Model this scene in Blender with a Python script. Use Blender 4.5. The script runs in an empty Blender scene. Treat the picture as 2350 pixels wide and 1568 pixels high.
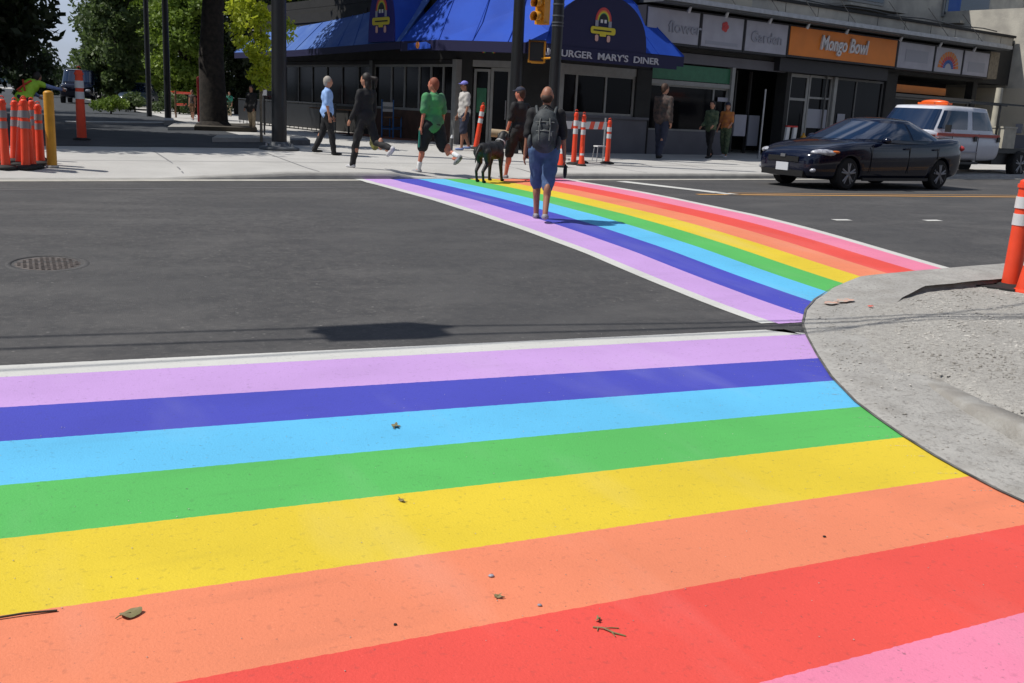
import bpy, bmesh, math, random
import numpy as np
from mathutils import Vector, Matrix, Euler
random.seed(7); np.random.seed(7)
C = bpy.context.scene.collection
# ------------------------------------------------------------------ camera
CAM_H = 1.55; F = 2300.0; CX, CY = 1175.0, 784.0       # pixel units of a 2350 x 1568 view of the photograph
ROLL = math.radians(2.8624); PITCH = math.radians(13.1733); YAW = math.radians(26.6093)
_fh = Vector((math.sin(YAW), math.cos(YAW), 0)); _rt = Vector((math.cos(YAW), -math.sin(YAW), 0)); _up = Vector((0, 0, 1))
FW = _fh*math.cos(PITCH) - _up*math.sin(PITCH); _u = _fh*math.sin(PITCH) + _up*math.cos(PITCH)
IR = _rt*math.cos(ROLL) + _u*math.sin(ROLL); IU = -_rt*math.sin(ROLL) + _u*math.cos(ROLL)
cd = bpy.data.cameras.new('camera'); cam = bpy.data.objects.new('camera', cd); C.objects.link(cam)
cd.sensor_width = 36; cd.lens = 36*F/2350; cd.clip_start = .05; cd.clip_end = 6000
mw = Matrix(((IR.x, IU.x, -FW.x, 0), (IR.y, IU.y, -FW.y, 0), (IR.z, IU.z, -FW.z, CAM_H), (0, 0, 0, 1)))
cam.matrix_world = mw
bpy.context.scene.camera = cam
# ------------------------------------------------------------------ sky, sun, exposure
SUN_EL = math.radians(57); SUN_AZ = Vector((-.96, .28, 0)).normalized()
sdir = SUN_AZ*math.cos(SUN_EL) + Vector((0, 0, math.sin(SUN_EL)))
w = bpy.data.worlds.new('World'); bpy.context.scene.world = w; w.use_nodes = True
nt = w.node_tree; bg = nt.nodes['Background']
sky = nt.nodes.new('ShaderNodeTexSky'); sky.sky_type = 'NISHITA'; sky.sun_disc = False
sky.sun_elevation = SUN_EL; sky.sun_rotation = math.atan2(SUN_AZ.x, SUN_AZ.y); sky.dust_density = .4; sky.air_density = 1.3; sky.ozone_density = 4
tc = nt.nodes.new('ShaderNodeTexCoord'); mp = nt.nodes.new('ShaderNodeMapping'); mp.inputs['Scale'].default_value = (1, 1, 2.2)
nz = nt.nodes.new('ShaderNodeTexNoise'); nz.inputs['Scale'].default_value = 4.5; nz.inputs['Detail'].default_value = 7
rp = nt.nodes.new('ShaderNodeValToRGB'); rp.color_ramp.elements[0].position = .46; rp.color_ramp.elements[1].position = .66
mx = nt.nodes.new('ShaderNodeMix'); mx.data_type = 'RGBA'; mx.inputs[7].default_value = (9.5, 10.2, 12.0, 1)
nt.links.new(tc.outputs['Generated'], mp.inputs[0]); nt.links.new(mp.outputs[0], nz.inputs['Vector']); nt.links.new(nz.outputs['Fac'], rp.inputs[0])
nt.links.new(rp.outputs['Color'], mx.inputs[0]); nt.links.new(sky.outputs[0], mx.inputs[6]); sx_ = nt.nodes.new('ShaderNodeSeparateXYZ'); nt.links.new(tc.outputs['Generated'], sx_.inputs[0])
hz_ = nt.nodes.new('ShaderNodeMapRange'); hz_.inputs[1].default_value = -.02; hz_.inputs[2].default_value = .30; hz_.inputs[3].default_value = .8; hz_.inputs[4].default_value = 0
hx_ = nt.nodes.new('ShaderNodeMix'); hx_.data_type = 'RGBA'; hx_.inputs[7].default_value = (7.2, 8.6, 11.6, 1)
nt.links.new(sx_.outputs[2], hz_.inputs[0]); nt.links.new(hz_.outputs[0], hx_.inputs[0]); nt.links.new(mx.outputs[2], hx_.inputs[6]); nt.links.new(hx_.outputs[2], bg.inputs[0])
bg.inputs[1].default_value = .062
sl = bpy.data.lights.new('sun', 'SUN'); sl.energy = 4.3; sl.angle = math.radians(.5); sl.color = (1, .955, .89)
so = bpy.data.objects.new('sun', sl); C.objects.link(so); so.rotation_euler = sdir.to_track_quat('Z', 'Y').to_euler(); so.location = sdir*50
vs = bpy.context.scene.view_settings; vs.view_transform = 'Standard'; vs.look = 'None'; vs.exposure = 0.0; vs.gamma = 1
# ------------------------------------------------------------------ terrain and ray helpers
def sm(a, b, v):
    t = min(1, max(0, (v-a)/(b-a))); return t*t*(3-2*t)
def road_z(x, y): return .22*sm(6, 11.5, y)
def curb_y(x): return 15.75 + .17*x
def ramp(x): return 1 - .9*max(1-sm(2.3, 3.6, x), sm(5.9, 6.5, x)*(1-sm(8.8, 9.6, x)))       # dropped kerb at the crosswalk
def walk_z(x, y):
    d = y - curb_y(x)
    k = ramp(x); k = 1-(1-k)*(1-sm(.1, 1.3, d))
    return .22 + .11*k + .02*max(0, min(8, d-1))
def gz(x, y): return walk_z(x, y) if y > curb_y(x) else road_z(x, y)
def ray(px, py): return FW + IR*((px-CX)/F) - IU*((py-CY)/F)
O = Vector((0, 0, CAM_H))
def G(px, py):
    d = ray(px, py); t = 1.0
    while t < 400:
        p = O + d*t
        if p.z <= gz(p.x, p.y): break
        t += .02
    return Vector((p.x, p.y, gz(p.x, p.y)))
def dep(p): return (Vector(p)-O).dot(FW)
def mpp(p): return dep(p)/F
def at(px, py, depth): return O + ray(px, py)*depth
class Fr:                                       # a vertical wall plane: s along it, o outwards, z up
    def __init__(s, o, xd, outd): s.o = Vector(o); s.x = Vector(xd).normalized(); s.n = Vector(outd).normalized()
    def P(s, a, o, z): return s.o + s.x*a + s.n*o + Vector((0, 0, z))
    def px(s, px, py, off=0):
        r = ray(px, py); t = ((s.P(0, off, 0)-O).dot(s.n))/r.dot(s.n); p = O + r*t
        return (p-s.o).dot(s.x), p.z
Dd = Vector((.983, .185, 0)).normalized(); Nn = Vector((Dd.y, -Dd.x, 0))
C0 = Vector((12.92, 23.77, 0)); L0 = Vector((10.91, 26.0, 0))
FR = Fr(C0, Dd, Nn); FL = Fr(L0, Vector((-Dd.y, Dd.x, 0)), -Dd)
_c = (C0-L0).normalized(); FC = Fr(L0, _c, Vector((_c.y, -_c.x, 0)))
# ------------------------------------------------------------------ materials
def mat(name, rgb, rough=.6, metal=0, var=.0, scale=6, bump=0, bscale=60, spec=.5, rgb2=None, coat=0, detail=6, lo=.35, hi=.65):
    m = bpy.data.materials.new(name); m.use_nodes = True; t = m.node_tree; b = t.nodes['Principled BSDF']
    b.inputs['Roughness'].default_value = rough; b.inputs['Metallic'].default_value = metal
    b.inputs['Specular IOR Level'].default_value = spec
    if coat: b.inputs['Coat Weight'].default_value = coat; b.inputs['Coat Roughness'].default_value = .04
    c1 = rgb; c2 = rgb2 if rgb2 else tuple(max(0, min(1, c*(1-var))) for c in rgb)
    b.inputs['Base Color'].default_value = (*c1, 1)
    if var or rgb2 or bump: tcn = t.nodes.new('ShaderNodeTexCoord')
    if var or rgb2:
        n = t.nodes.new('ShaderNodeTexNoise'); n.inputs['Scale'].default_value = scale; n.inputs['Detail'].default_value = detail
        r = t.nodes.new('ShaderNodeValToRGB'); r.color_ramp.elements[0].position = lo; r.color_ramp.elements[1].position = hi
        r.color_ramp.elements[0].color = (*c2, 1); r.color_ramp.elements[1].color = (*c1, 1)
        t.links.new(tcn.outputs['Object'], n.inputs['Vector']); t.links.new(n.outputs['Fac'], r.inputs[0]); t.links.new(r.outputs[0], b.inputs['Base Color'])
    if bump:
        n = t.nodes.new('ShaderNodeTexNoise'); n.inputs['Scale'].default_value = bscale; n.inputs['Detail'].default_value = 4
        bp = t.nodes.new('ShaderNodeBump'); bp.inputs['Strength'].default_value = bump; bp.inputs['Distance'].default_value = .01
        t.links.new(tcn.outputs['Object'], n.inputs['Vector']); t.links.new(n.outputs['Fac'], bp.inputs['Height']); t.links.new(bp.outputs[0], b.inputs['Normal'])
    return m
def add_layer(m, rgb, scale, lo, hi, kind='noise', fac=1.0, stretch=(1, 1, 1)):      # worn or dirty patches with a shape of their own
    t = m.node_tree; b = t.nodes['Principled BSDF']; tcn = t.nodes.new('ShaderNodeTexCoord'); mpn = t.nodes.new('ShaderNodeMapping')
    mpn.inputs['Scale'].default_value = stretch
    if kind == 'noise':
        n = t.nodes.new('ShaderNodeTexNoise'); n.inputs['Detail'].default_value = 8; out = n.outputs['Fac']
    else:
        n = t.nodes.new('ShaderNodeTexVoronoi'); out = n.outputs['Distance']
    n.inputs['Scale'].default_value = scale
    r = t.nodes.new('ShaderNodeValToRGB'); r.color_ramp.elements[0].position = lo; r.color_ramp.elements[1].position = hi
    if lo > hi:
        r.color_ramp.elements[0].position = hi; r.color_ramp.elements[1].position = lo
        r.color_ramp.elements[0].color = (1, 1, 1, 1); r.color_ramp.elements[1].color = (0, 0, 0, 1)
    mu = t.nodes.new('ShaderNodeMath'); mu.operation = 'MULTIPLY'; mu.inputs[1].default_value = fac
    x = t.nodes.new('ShaderNodeMix'); x.data_type = 'RGBA'; x.inputs[7].default_value = (*rgb, 1)
    t.links.new(tcn.outputs['Object'], mpn.inputs[0]); t.links.new(mpn.outputs[0], n.inputs['Vector'])
    t.links.new(out, r.inputs[0]); t.links.new(r.outputs[0], mu.inputs[0]); t.links.new(mu.outputs[0], x.inputs[0])
    old = b.inputs['Base Color'].links
    if old: t.links.new(old[0].from_socket, x.inputs[6])
    else: x.inputs[6].default_value = b.inputs['Base Color'].default_value
    t.links.new(x.outputs[2], b.inputs['Base Color'])
    return m
def leafmat(name, a, b2, scale=1.2):
    m = mat(name, a, .55, rgb2=b2, scale=scale, detail=3, lo=.3, hi=.7); t = m.node_tree; b = t.nodes['Principled BSDF']
    tr = t.nodes.new('ShaderNodeBsdfTranslucent'); x = t.nodes.new('ShaderNodeMixShader'); x.inputs[0].default_value = .42
    t.links.new(b.inputs['Base Color'].links[0].from_socket, tr.inputs[0])
    t.links.new(b.outputs[0], x.inputs[1]); t.links.new(tr.outputs[0], x.inputs[2]); t.links.new(x.outputs[0], t.nodes['Material Output'].inputs[0])
    return m
M = {}
def mm(k, *a, **kw): M[k] = mat(k, *a, **kw); return M[k]
mm('asphalt', (.074, .071, .070), .8, rgb2=(.060, .058, .058), scale=2.2, bump=.55, bscale=140, lo=.3, hi=.7)
add_layer(M['asphalt'], (.035, .035, .04), 160, .52, .66, fac=.55)
add_layer(M['asphalt'], (.16, .155, .145), 190, .63, .72, fac=.8)
add_layer(M['asphalt'], (.10, .098, .095), .5, .55, .8, fac=.5, stretch=(.35, 1.4, 1))
add_layer(M['asphalt'], (.040, .040, .042), 9, .44, .60, fac=.55)
add_layer(M['asphalt'], (.14, .135, .125), 26, .56, .68, fac=.4)
add_layer(M['asphalt'], (.30, .29, .27), 6, .08, .03, kind='voronoi', fac=.5)
add_layer(M['asphalt'], (.13, .125, .12), 1.3, .46, .66, fac=.35, stretch=(.6, 1.5, 1))
add_layer(M['asphalt'], (.05, .05, .052), .35, .47, .58, fac=.4)
add_layer(M['asphalt'], (.028, .028, .03), .9, .68, .74, fac=.4)
mm('old_asphalt', (.05, .055, .062), .9, var=.3, scale=2, bump=.3)
mm('concrete', (.49, .48, .455), .85, var=.14, scale=1.2, bump=.25, bscale=50)
add_layer(M['concrete'], (.33, .32, .3), 30, .58, .75, fac=.4)
mm('kerb', (.38, .37, .345), .85, var=.2, scale=5, bump=.3)
mm('gutter', (.46, .44, .39), .85, var=.2, scale=4, bump=.3)
mm('apron', (.38, .37, .345), .9, rgb2=(.31, .30, .28), scale=5, bump=.8, bscale=55)
add_layer(M['apron'], (.2, .19, .175), 38, .53, .66, fac=.7); add_layer(M['apron'], (.24, .225, .20), 4, .52, .7, fac=.5); add_layer(M['apron'], (.42, .40, .36), 90, .6, .7, fac=.6)
mm('grit', (.42, .405, .37), .95, rgb2=(.31, .295, .27), scale=26, bump=1, bscale=110)
add_layer(M['grit'], (.12, .115, .105), 75, .56, .66, fac=.8); add_layer(M['grit'], (.47, .455, .42), 120, .6, .7, fac=.7)
mm('stone', (.50, .48, .44), .9, rgb2=(.26, .245, .22), scale=1.5, detail=1)
def paint(k, rgb, d=.12):
    m = mm(k, rgb, .7, var=d, scale=.9, bump=.22, bscale=110, lo=.3, hi=.7, spec=.3)
    add_layer(m, tuple(c*.62 for c in rgb), 120, .62, .74, fac=.5)
    add_layer(m, tuple(min(1, c*1.3+.04) for c in rgb), 85, .64, .76, fac=.3)
    add_layer(m, (.09, .085, .075), 11, .035, .012, kind='voronoi', fac=.75)
    add_layer(m, tuple(c*.74 for c in rgb), 1.7, .50, .72, fac=.32)
    add_layer(m, tuple(c*.55+.02 for c in rgb), 34, .60, .70, fac=.4)
    add_layer(m, tuple(c*.5+.02 for c in rgb), 2.2, .60, .74, fac=.2, stretch=(.3, 2.4, 1))
    add_layer(m, tuple(c*.6+.25 for c in rgb), 1.2, .54, .75, fac=.22, stretch=(1.6, .4, 1))
    add_layer(m, (.075, .07, .07), 45, .685, .74, fac=.5)
    return m
paint('p_white', (.62, .62, .59)); add_layer(M['p_white'], (.3, .3, .29), 3, .6, .75, fac=.45, stretch=(.3, 5, 1))
paint('p_lav', (.55, .34, .68)); paint('p_blue', (.065, .072, .46)); paint('p_sky', (.12, .50, .80))
paint('p_green', (.10, .47, .11)); paint('p_yellow', (.72, .54, .035)); paint('p_orange', (.78, .24, .125))
paint('p_red', (.76, .085, .065)); paint('p_pink', (.78, .23, .36)); paint('p_line', (.62, .33, .1))
mm('glass', (.006, .006, .007), .1, spec=.1)
mm('interior', (.02, .02, .02), .9)
mm('frame', (.27, .27, .26), .5, var=.15)
mm('dframe', (.085, .085, .085), .5)
mm('wall_grey', (.135, .135, .155), .8, var=.15, scale=2, bump=.1)
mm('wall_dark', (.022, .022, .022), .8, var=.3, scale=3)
mm('stucco', (.50, .475, .41), .95, rgb2=(.36, .34, .30), scale=1.8, bump=.7, bscale=16)
mm('stucco_beige', (.60, .54, .42), .9, rgb2=(.5, .45, .36), scale=1.2, bump=.4, bscale=22)
mm('wood_dark', (.10, .05, .035), .8, var=.4, scale=4)
mm('brick', (.22, .08, .05), .9, var=.3, scale=14)
mm('aw_blue', (.02, .078, .46), .75, rgb2=(.016, .06, .37), scale=1.1, bump=.35, bscale=5, spec=.2)
add_layer(M['aw_blue'], (.05, .10, .42), 1.5, .5, .75, fac=.35, stretch=(1, 1, .25))
mm('aw_blue_old', (.05, .115, .37), .8, spec=.2, rgb2=(.085, .16, .41), scale=1.3, bump=.2, bscale=6)
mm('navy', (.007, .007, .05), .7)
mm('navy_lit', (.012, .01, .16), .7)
mm('logo_yellow', (.6, .5, .03), .6); mm('logo_orange', (.6, .2, .04), .6); mm('logo_green', (.05, .25, .08), .6); mm('logo_red', (.5, .05, .05), .6)
mm('logo_pink', (.6, .35, .3), .6); mm('logo_white', (.6, .6, .62), .6); mm('logo_black', (.01, .01, .01), .6)
mm('letters', (.45, .45, .5), .6)
mm('sign_white', (.36, .36, .42), .5, var=.12, scale=3); mm('sign_grey', (.27, .28, .33), .5)
mm('sign_orange', (.72, .20, .012), .5, var=.1, scale=2); mm('sign_dark', (.02, .02, .025), .6)
mm('green_sign', (.03, .16, .08), .5, var=.2)
mm('metal', (.35, .36, .38), .35, metal=.9); mm('galv', (.45, .46, .48), .5, metal=.5, var=.2)
mm('black_pole', (.012, .013, .015), .45, var=.2)
mm('pole_base', (.10, .11, .12), .6, var=.3, scale=8)
mm('white', (.75, .75, .75), .5); mm('grey_pl', (.2, .2, .21), .6)
mm('orange_pl', (.84, .07, .022), .45, var=.12, scale=5); mm('red_pl', (.55, .02, .02), .5, var=.15)
mm('reflect', (.62, .63, .64), .35, var=.1); mm('reflect_dim', (.22, .21, .22), .5)
mm('rubber', (.018, .018, .018), .8, var=.3); mm('yellow_post', (.62, .30, .02), .5, var=.2, scale=6)
mm('signal_yellow', (.70, .30, .02), .4, var=.15)
mm('lens', (.02, .02, .02), .3)
mm('carpaint', (.003, .005, .018), .14, coat=.5, spec=.35); mm('car_blue', (.05, .075, .12), .3, coat=.5); mm('car_trim', (.012, .012, .012), .5)  # carpaint base tinted blue to stand for reflected sky
mm('carglass', (.006, .018, .05), .03, spec=1.0); mm('tyre', (.012, .012, .012), .85); mm('rim', (.30, .30, .31), .4, metal=.2)  # carglass base carries the blue of reflected sky
mm('headlamp', (.55, .57, .62), .08, spec=.9, rgb2=(.2, .2, .24), scale=14); mm('amber', (.75, .18, .03), .3); mm('plate', (.6, .62, .66), .5)
mm('truck_white', (.62, .64, .70), .3, coat=.5, var=.06); mm('stripe_red', (.5, .05, .02), .4)
mm('beacon', (.8, .12, .02), .3); mm('tan_metal', (.50, .47, .38), .6, var=.2, scale=5)
mm('bark', (.035, .028, .022), .95, rgb2=(.014, .012, .010), scale=9, bump=1, bscale=30)
mm('bark_pale', (.26, .22, .16), .9, var=.3, scale=10)
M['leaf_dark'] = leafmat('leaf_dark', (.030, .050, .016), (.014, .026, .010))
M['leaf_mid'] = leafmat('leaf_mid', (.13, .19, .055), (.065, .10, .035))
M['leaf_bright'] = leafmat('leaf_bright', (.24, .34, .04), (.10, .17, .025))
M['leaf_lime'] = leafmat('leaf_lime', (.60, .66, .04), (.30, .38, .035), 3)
mm('hill', (.11, .16, .2), 1, var=.25, scale=.02)  # blue grey of distance haze put into the hill colour
mm('dead_leaf', (.17, .16, .06), .8, rgb2=(.24, .19, .1), scale=30); mm('earth', (.07, .06, .045), 1, var=.3)
mm('manhole', (.135, .115, .105), .85, rgb2=(.055, .048, .045), scale=16, bump=.8, bscale=60)
mm('wire', (.02, .02, .02), .6); mm('wood', (.16, .08, .035), .7, var=.3, scale=6); mm('blue_wood', (.02, .12, .33), .5)
mm('house', (.4, .38, .36), .8); mm('roof_dark', (.04, .045, .06), .8)
# people
mm('skin', (.46, .22, .14), .55, var=.08); mm('skin_tan', (.34, .15, .09), .55, var=.1); mm('skin_red', (.55, .19, .12), .55)
mm('hair_grey', (.42, .38, .33), .8, var=.2, scale=30); mm('hair_dark', (.015, .01, .008), .6); mm('hair_brown', (.06, .03, .018), .7, var=.3, scale=40); mm('hair_red', (.26, .07, .035), .7)
mm('c_blue', (.30, .48, .86), .8, var=.12, bump=.3, bscale=20); mm('c_black', (.012, .012, .014), .8, var=.3, bump=.3, bscale=20)
mm('c_green', (.06, .36, .10), .8, rgb2=(.07, .16, .10), scale=3, bump=.3, bscale=20); mm('c_white', (.5, .48, .46), .8, var=.15, bump=.3, bscale=20)
mm('c_denim', (.075, .135, .27), .85, rgb2=(.045, .085, .18), scale=7, bump=.5, bscale=25); mm('c_navy', (.02, .025, .05), .8)
mm('c_brown', (.10, .065, .055), .85, rgb2=(.03, .03, .03), scale=14); mm('c_dgreen', (.03, .06, .035), .85, rgb2=(.10, .13, .07), scale=16)
mm('c_orange', (.55, .20, .04), .8, rgb2=(.35, .12, .05), scale=9); mm('c_teal', (.02, .22, .16), .8); mm('c_tan', (.36, .28, .18), .8)
mm('c_hivis', (.35, .62, .04), .6); mm('c_redx', (.6, .06, .03), .6); mm('c_cap', (.22, .22, .66), .7); mm('c_shirtblue', (.2, .27, .5), .8)
mm('shoe_white', (.6, .6, .62), .6, var=.3, scale=25); mm('shoe_dark', (.03, .03, .04), .6, rgb2=(.28, .28, .3), scale=22, lo=.5, hi=.7); mm('sock', (.75, .75, .75), .8)
mm('pack', (.028, .034, .038), .7, rgb2=(.06, .07, .075), scale=7, bump=.5, bscale=20); mm('pack_trim', (.16, .17, .16), .6)
mm('fur', (.010, .010, .010), .55, var=.4, scale=20, bump=.5, bscale=60); mm('bag_paper', (.10, .09, .05), .8, rgb2=(.22, .22, .05), scale=12)
mm('eye', (.02, .015, .01), .2); mm('leash', (.5, .55, .5), .6)
# ------------------------------------------------------------------ mesh builders
class MB:
    def __init__(s): s.v = []; s.f = []; s.smooth = []
    def add(s, vs, fs, smooth=False):
        o = len(s.v); s.v += [Vector(v) for v in vs]; s.f += [tuple(i+o for i in f) for f in fs]; s.smooth += [smooth]*len(fs); return s
    def hexa(s, p): return s.add(p, [(0, 3, 2, 1), (4, 5, 6, 7), (0, 1, 5, 4), (1, 2, 6, 5), (2, 3, 7, 6), (3, 0, 4, 7)])
    def box(s, c, d, R=None, loc=None):
        c = Vector(c); hx, hy, hz = d[0]/2, d[1]/2, d[2]/2
        ps = [Vector(q) for q in ((-hx, -hy, -hz), (hx, -hy, -hz), (hx, hy, -hz), (-hx, hy, -hz), (-hx, -hy, hz), (hx, -hy, hz), (hx, hy, hz), (-hx, hy, hz))]
        if R is not None: ps = [R @ q for q in ps]
        return s.hexa([c+q for q in ps])
    def wbox(s, fr, s0, s1, o0, o1, z0, z1):
        P = fr.P; return s.hexa([P(s0, o0, z0), P(s1, o0, z0), P(s1, o1, z0), P(s0, o1, z0), P(s0, o0, z1), P(s1, o0, z1), P(s1, o1, z1), P(s0, o1, z1)])
    def cone(s, a, b, r0, r1, n=16, cap=True, smooth=True):
        a = Vector(a); b = Vector(b); z = (b-a).normalized(); x = z.orthogonal().normalized(); y = z.cross(x)
        vs = [a+(x*math.cos(t)+y*math.sin(t))*r0 for t in [2*math.pi*i/n for i in range(n)]] + [b+(x*math.cos(t)+y*math.sin(t))*r1 for t in [2*math.pi*i/n for i in range(n)]]
        s.add(vs, [(i, (i+1) % n, n+(i+1) % n, n+i) for i in range(n)], smooth)
        if cap: s.add(vs[:n], [tuple(range(n))[::-1]]); s.add(vs[n:], [tuple(range(n))])
        return s
    def tube(s, pts, r, n=6):
        for a, b in zip(pts, pts[1:]): s.cone(a, b, r, r, n)
        return s
    def lathe(s, base, prof, n=24, smooth=True):
        b = Vector(base); vs = []
        for r, z in prof: vs += [b+Vector((r*math.cos(2*math.pi*i/n), r*math.sin(2*math.pi*i/n), z)) for i in range(n)]
        fs = [(k*n+i, k*n+(i+1) % n, (k+1)*n+(i+1) % n, (k+1)*n+i) for k in range(len(prof)-1) for i in range(n)]
        return s.add(vs, fs, smooth)
    def ell(s, c, r, R=None, nu=14, nv=9, smooth=True):
        c = Vector(c); vs = []
        for j in range(nv+1):
            ph = math.pi*j/nv
            for i in range(nu):
                t = 2*math.pi*i/nu; q = Vector((r[0]*math.sin(ph)*math.cos(t), r[1]*math.sin(ph)*math.sin(t), r[2]*math.cos(ph)))
                vs.append(c+(R @ q if R is not None else q))
        return s.add(vs, [(j*nu+i, (j+1)*nu+i, (j+1)*nu+(i+1) % nu, j*nu+(i+1) % nu) for j in range(nv) for i in range(nu)], smooth)
    def cap(s, a, b, r0, r1, n=12):                # tapered capsule
        s.cone(a, b, r0, r1, n); s.ell(a, (r0,)*3, nu=n, nv=8); s.ell(b, (r1,)*3, nu=n, nv=8); return s
    def prism(s, poly, d):                          # planar polygon of 3-D points, pushed by vector d
        poly = [Vector(p) for p in poly]; d = Vector(d); n = len(poly)
        return s.add(poly+[p+d for p in poly], [tuple(range(n))[::-1], tuple(range(n, 2*n))]+[(i, (i+1) % n, n+(i+1) % n, n+i) for i in range(n)])
    def build(s, name, m, parent=None, mods=None, fix=True):
        me = bpy.data.meshes.new(name); off = Vector((0, 0, 0))
        p = parent; loc_ = False
        while p is not None: loc_ = loc_ or bool(p.get('_local')); p = p.parent
        if parent is not None and fix and not loc_:
            p = parent
            while p is not None: off = off + p.location; p = p.parent
        me.from_pydata([tuple(v-off) for v in s.v], [], s.f); me.validate()
        if len(me.polygons) == len(s.smooth): me.polygons.foreach_set('use_smooth', s.smooth)
        me.update()
        if fix:
            bm = bmesh.new(); bm.from_mesh(me); bmesh.ops.recalc_face_normals(bm, faces=bm.faces); bm.to_mesh(me); bm.free()
        o = bpy.data.objects.new(name, me); me.materials.append(M[m] if isinstance(m, str) else m)
        C.objects.link(o); o.parent = parent
        if mods: bake(o, mods)
        return o
def bake(o, mods):
    for kind, kw in mods:
        x = o.modifiers.new(kind, kind)
        for k, v in kw.items(): setattr(x, k, v)
    dg = bpy.context.evaluated_depsgraph_get(); me = bpy.data.meshes.new_from_object(o.evaluated_get(dg))
    o.modifiers.clear(); old = o.data; o.data = me; bpy.data.meshes.remove(old)
REM = lambda v: [('REMESH', dict(mode='VOXEL', voxel_size=v, use_smooth_shade=True)), ('SMOOTH', dict(factor=.5, iterations=2))]
def thing(name, label, cat, loc=(0, 0, 0), group=None, rz=0, local=False):
    o = bpy.data.objects.new(name, None); C.objects.link(o); o.location = loc; o.rotation_euler = (0, 0, rz); o.empty_display_size = .2
    tag(o, label, cat, group)
    if local: o['_local'] = 1
    return o
def tag(o, label=None, cat=None, group=None, kind=None):
    if label: o['label'] = label
    if cat: o['category'] = cat
    if group: o['group'] = group
    if kind: o['kind'] = kind
    return o
def struct(o): o['kind'] = 'structure'; return o
def dup(o, loc, rz, label, group=None):
    r = o.copy(); C.objects.link(r); r.location = loc; r.rotation_euler = (0, 0, rz); r['label'] = label
    if group: r['group'] = group
    for ch in list(o.children):
        c = ch.copy(); C.objects.link(c); c.parent = r
        for g in list(ch.children):
            d = g.copy(); C.objects.link(d); d.parent = c
    return r
def sheet(name, fn, us, vs, m, parent=None):       # surface sampled on a grid
    V = [fn(u, v) for u in us for v in vs]; n = len(vs)
    b = MB().add(V, [(i*n+j, (i+1)*n+j, (i+1)*n+j+1, i*n+j+1) for i in range(len(us)-1) for j in range(n-1)], True)
    o = b.build(name, m, parent)
    me = o.data
    if sum(p.normal.z for p in me.polygons) < 0: me.flip_normals()
    return o
def lin(a, b, n): return [a+(b-a)*i/n for i in range(n+1)]
_fc = bpy.data.curves.new('font_probe', 'FONT')
def text(body, size, origin, xd, up, nrm, m, parent, name='lettering', width=None, depth=.012, shear=0, hscale=1.0):
    cu = bpy.data.curves.new(name, 'FONT'); cu.body = body; cu.size = size; cu.extrude = depth; cu.resolution_u = 3; cu.shear = shear; cu.offset = size*.012
    t = bpy.data.objects.new(name, cu); C.objects.link(t); dg = bpy.context.evaluated_depsgraph_get()
    me = bpy.data.meshes.new_from_object(t.evaluated_get(dg)); bpy.data.objects.remove(t)
    xs = [v.co.x for v in me.vertices]; wd = max(xs)-min(xs); k = (width/wd) if width else 1
    off = Vector((0, 0, 0)); p = parent
    while p is not None: off = off + p.location; p = p.parent
    xd = Vector(xd).normalized(); up = Vector(up); nrm = Vector(nrm).normalized()
    for v in me.vertices:
        c = v.co.copy(); v.co = Vector(origin)-off + xd*((c.x-min(xs))*k) + up*(c.y*hscale) + nrm*(c.z+depth)
    o = bpy.data.objects.new(name, me); me.materials.clear(); me.materials.append(M[m]); C.objects.link(o); o.parent = parent
    return o
# ------------------------------------------------------------------ ground
def grid_axis(bands):
    out = []
    for a, b, st in bands: out += list(np.arange(a, b-1e-6, st))
    out.append(bands[-1][1]); return out
road = sheet('road', lambda x, y: (x, y, road_z(x, y)), grid_axis([(-60, -10, 5), (-10, 30, 1), (30, 80, 5)]), grid_axis([(-12, 5, 1), (5, 12, .25), (12, 34, 1)]), 'asphalt'); struct(road)
gnd = MB().add([(-1500, -800, -.35), (1500, -800, -.35), (1500, 3000, -.35), (-1500, 3000, -.35)], [(0, 1, 2, 3)]).build('ground', 'old_asphalt'); struct(gnd)
XS = grid_axis([(-60, -8, 4), (-8, 4, 1), (4, 11, .2), (11, 30, 1), (30, 80, 5)])
VS = [0, .15, .4, .8, 1.3, 2, 4, 6, 9, 12, 20, 40, 80, 140, 200]
pave = sheet('far_sidewalk', lambda x, v: (x, curb_y(x)+v, walk_z(x, curb_y(x)+v)), XS, VS, 'concrete'); struct(pave)
kerb = sheet('far_kerb', lambda x, v: (x, curb_y(x)-(.06 if v < 2 else 0) + (0 if v else -.01), {0: road_z(x, curb_y(x))-.02, 1: walk_z(x, curb_y(x))-.015, 2: walk_z(x, curb_y(x))+.003, 3: walk_z(x, curb_y(x)+.15)+.004}[v]) if v != 3 else (x, curb_y(x)+.13, walk_z(x, curb_y(x)+.13)+.004), XS, [0, 1, 2, 3], 'kerb'); struct(kerb)
gut = sheet('far_gutter', lambda x, v: (x, curb_y(x)-.06-v, road_z(x, curb_y(x)-.06-v)+.006), XS, [0, .3], 'gutter'); struct(gut)
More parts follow.
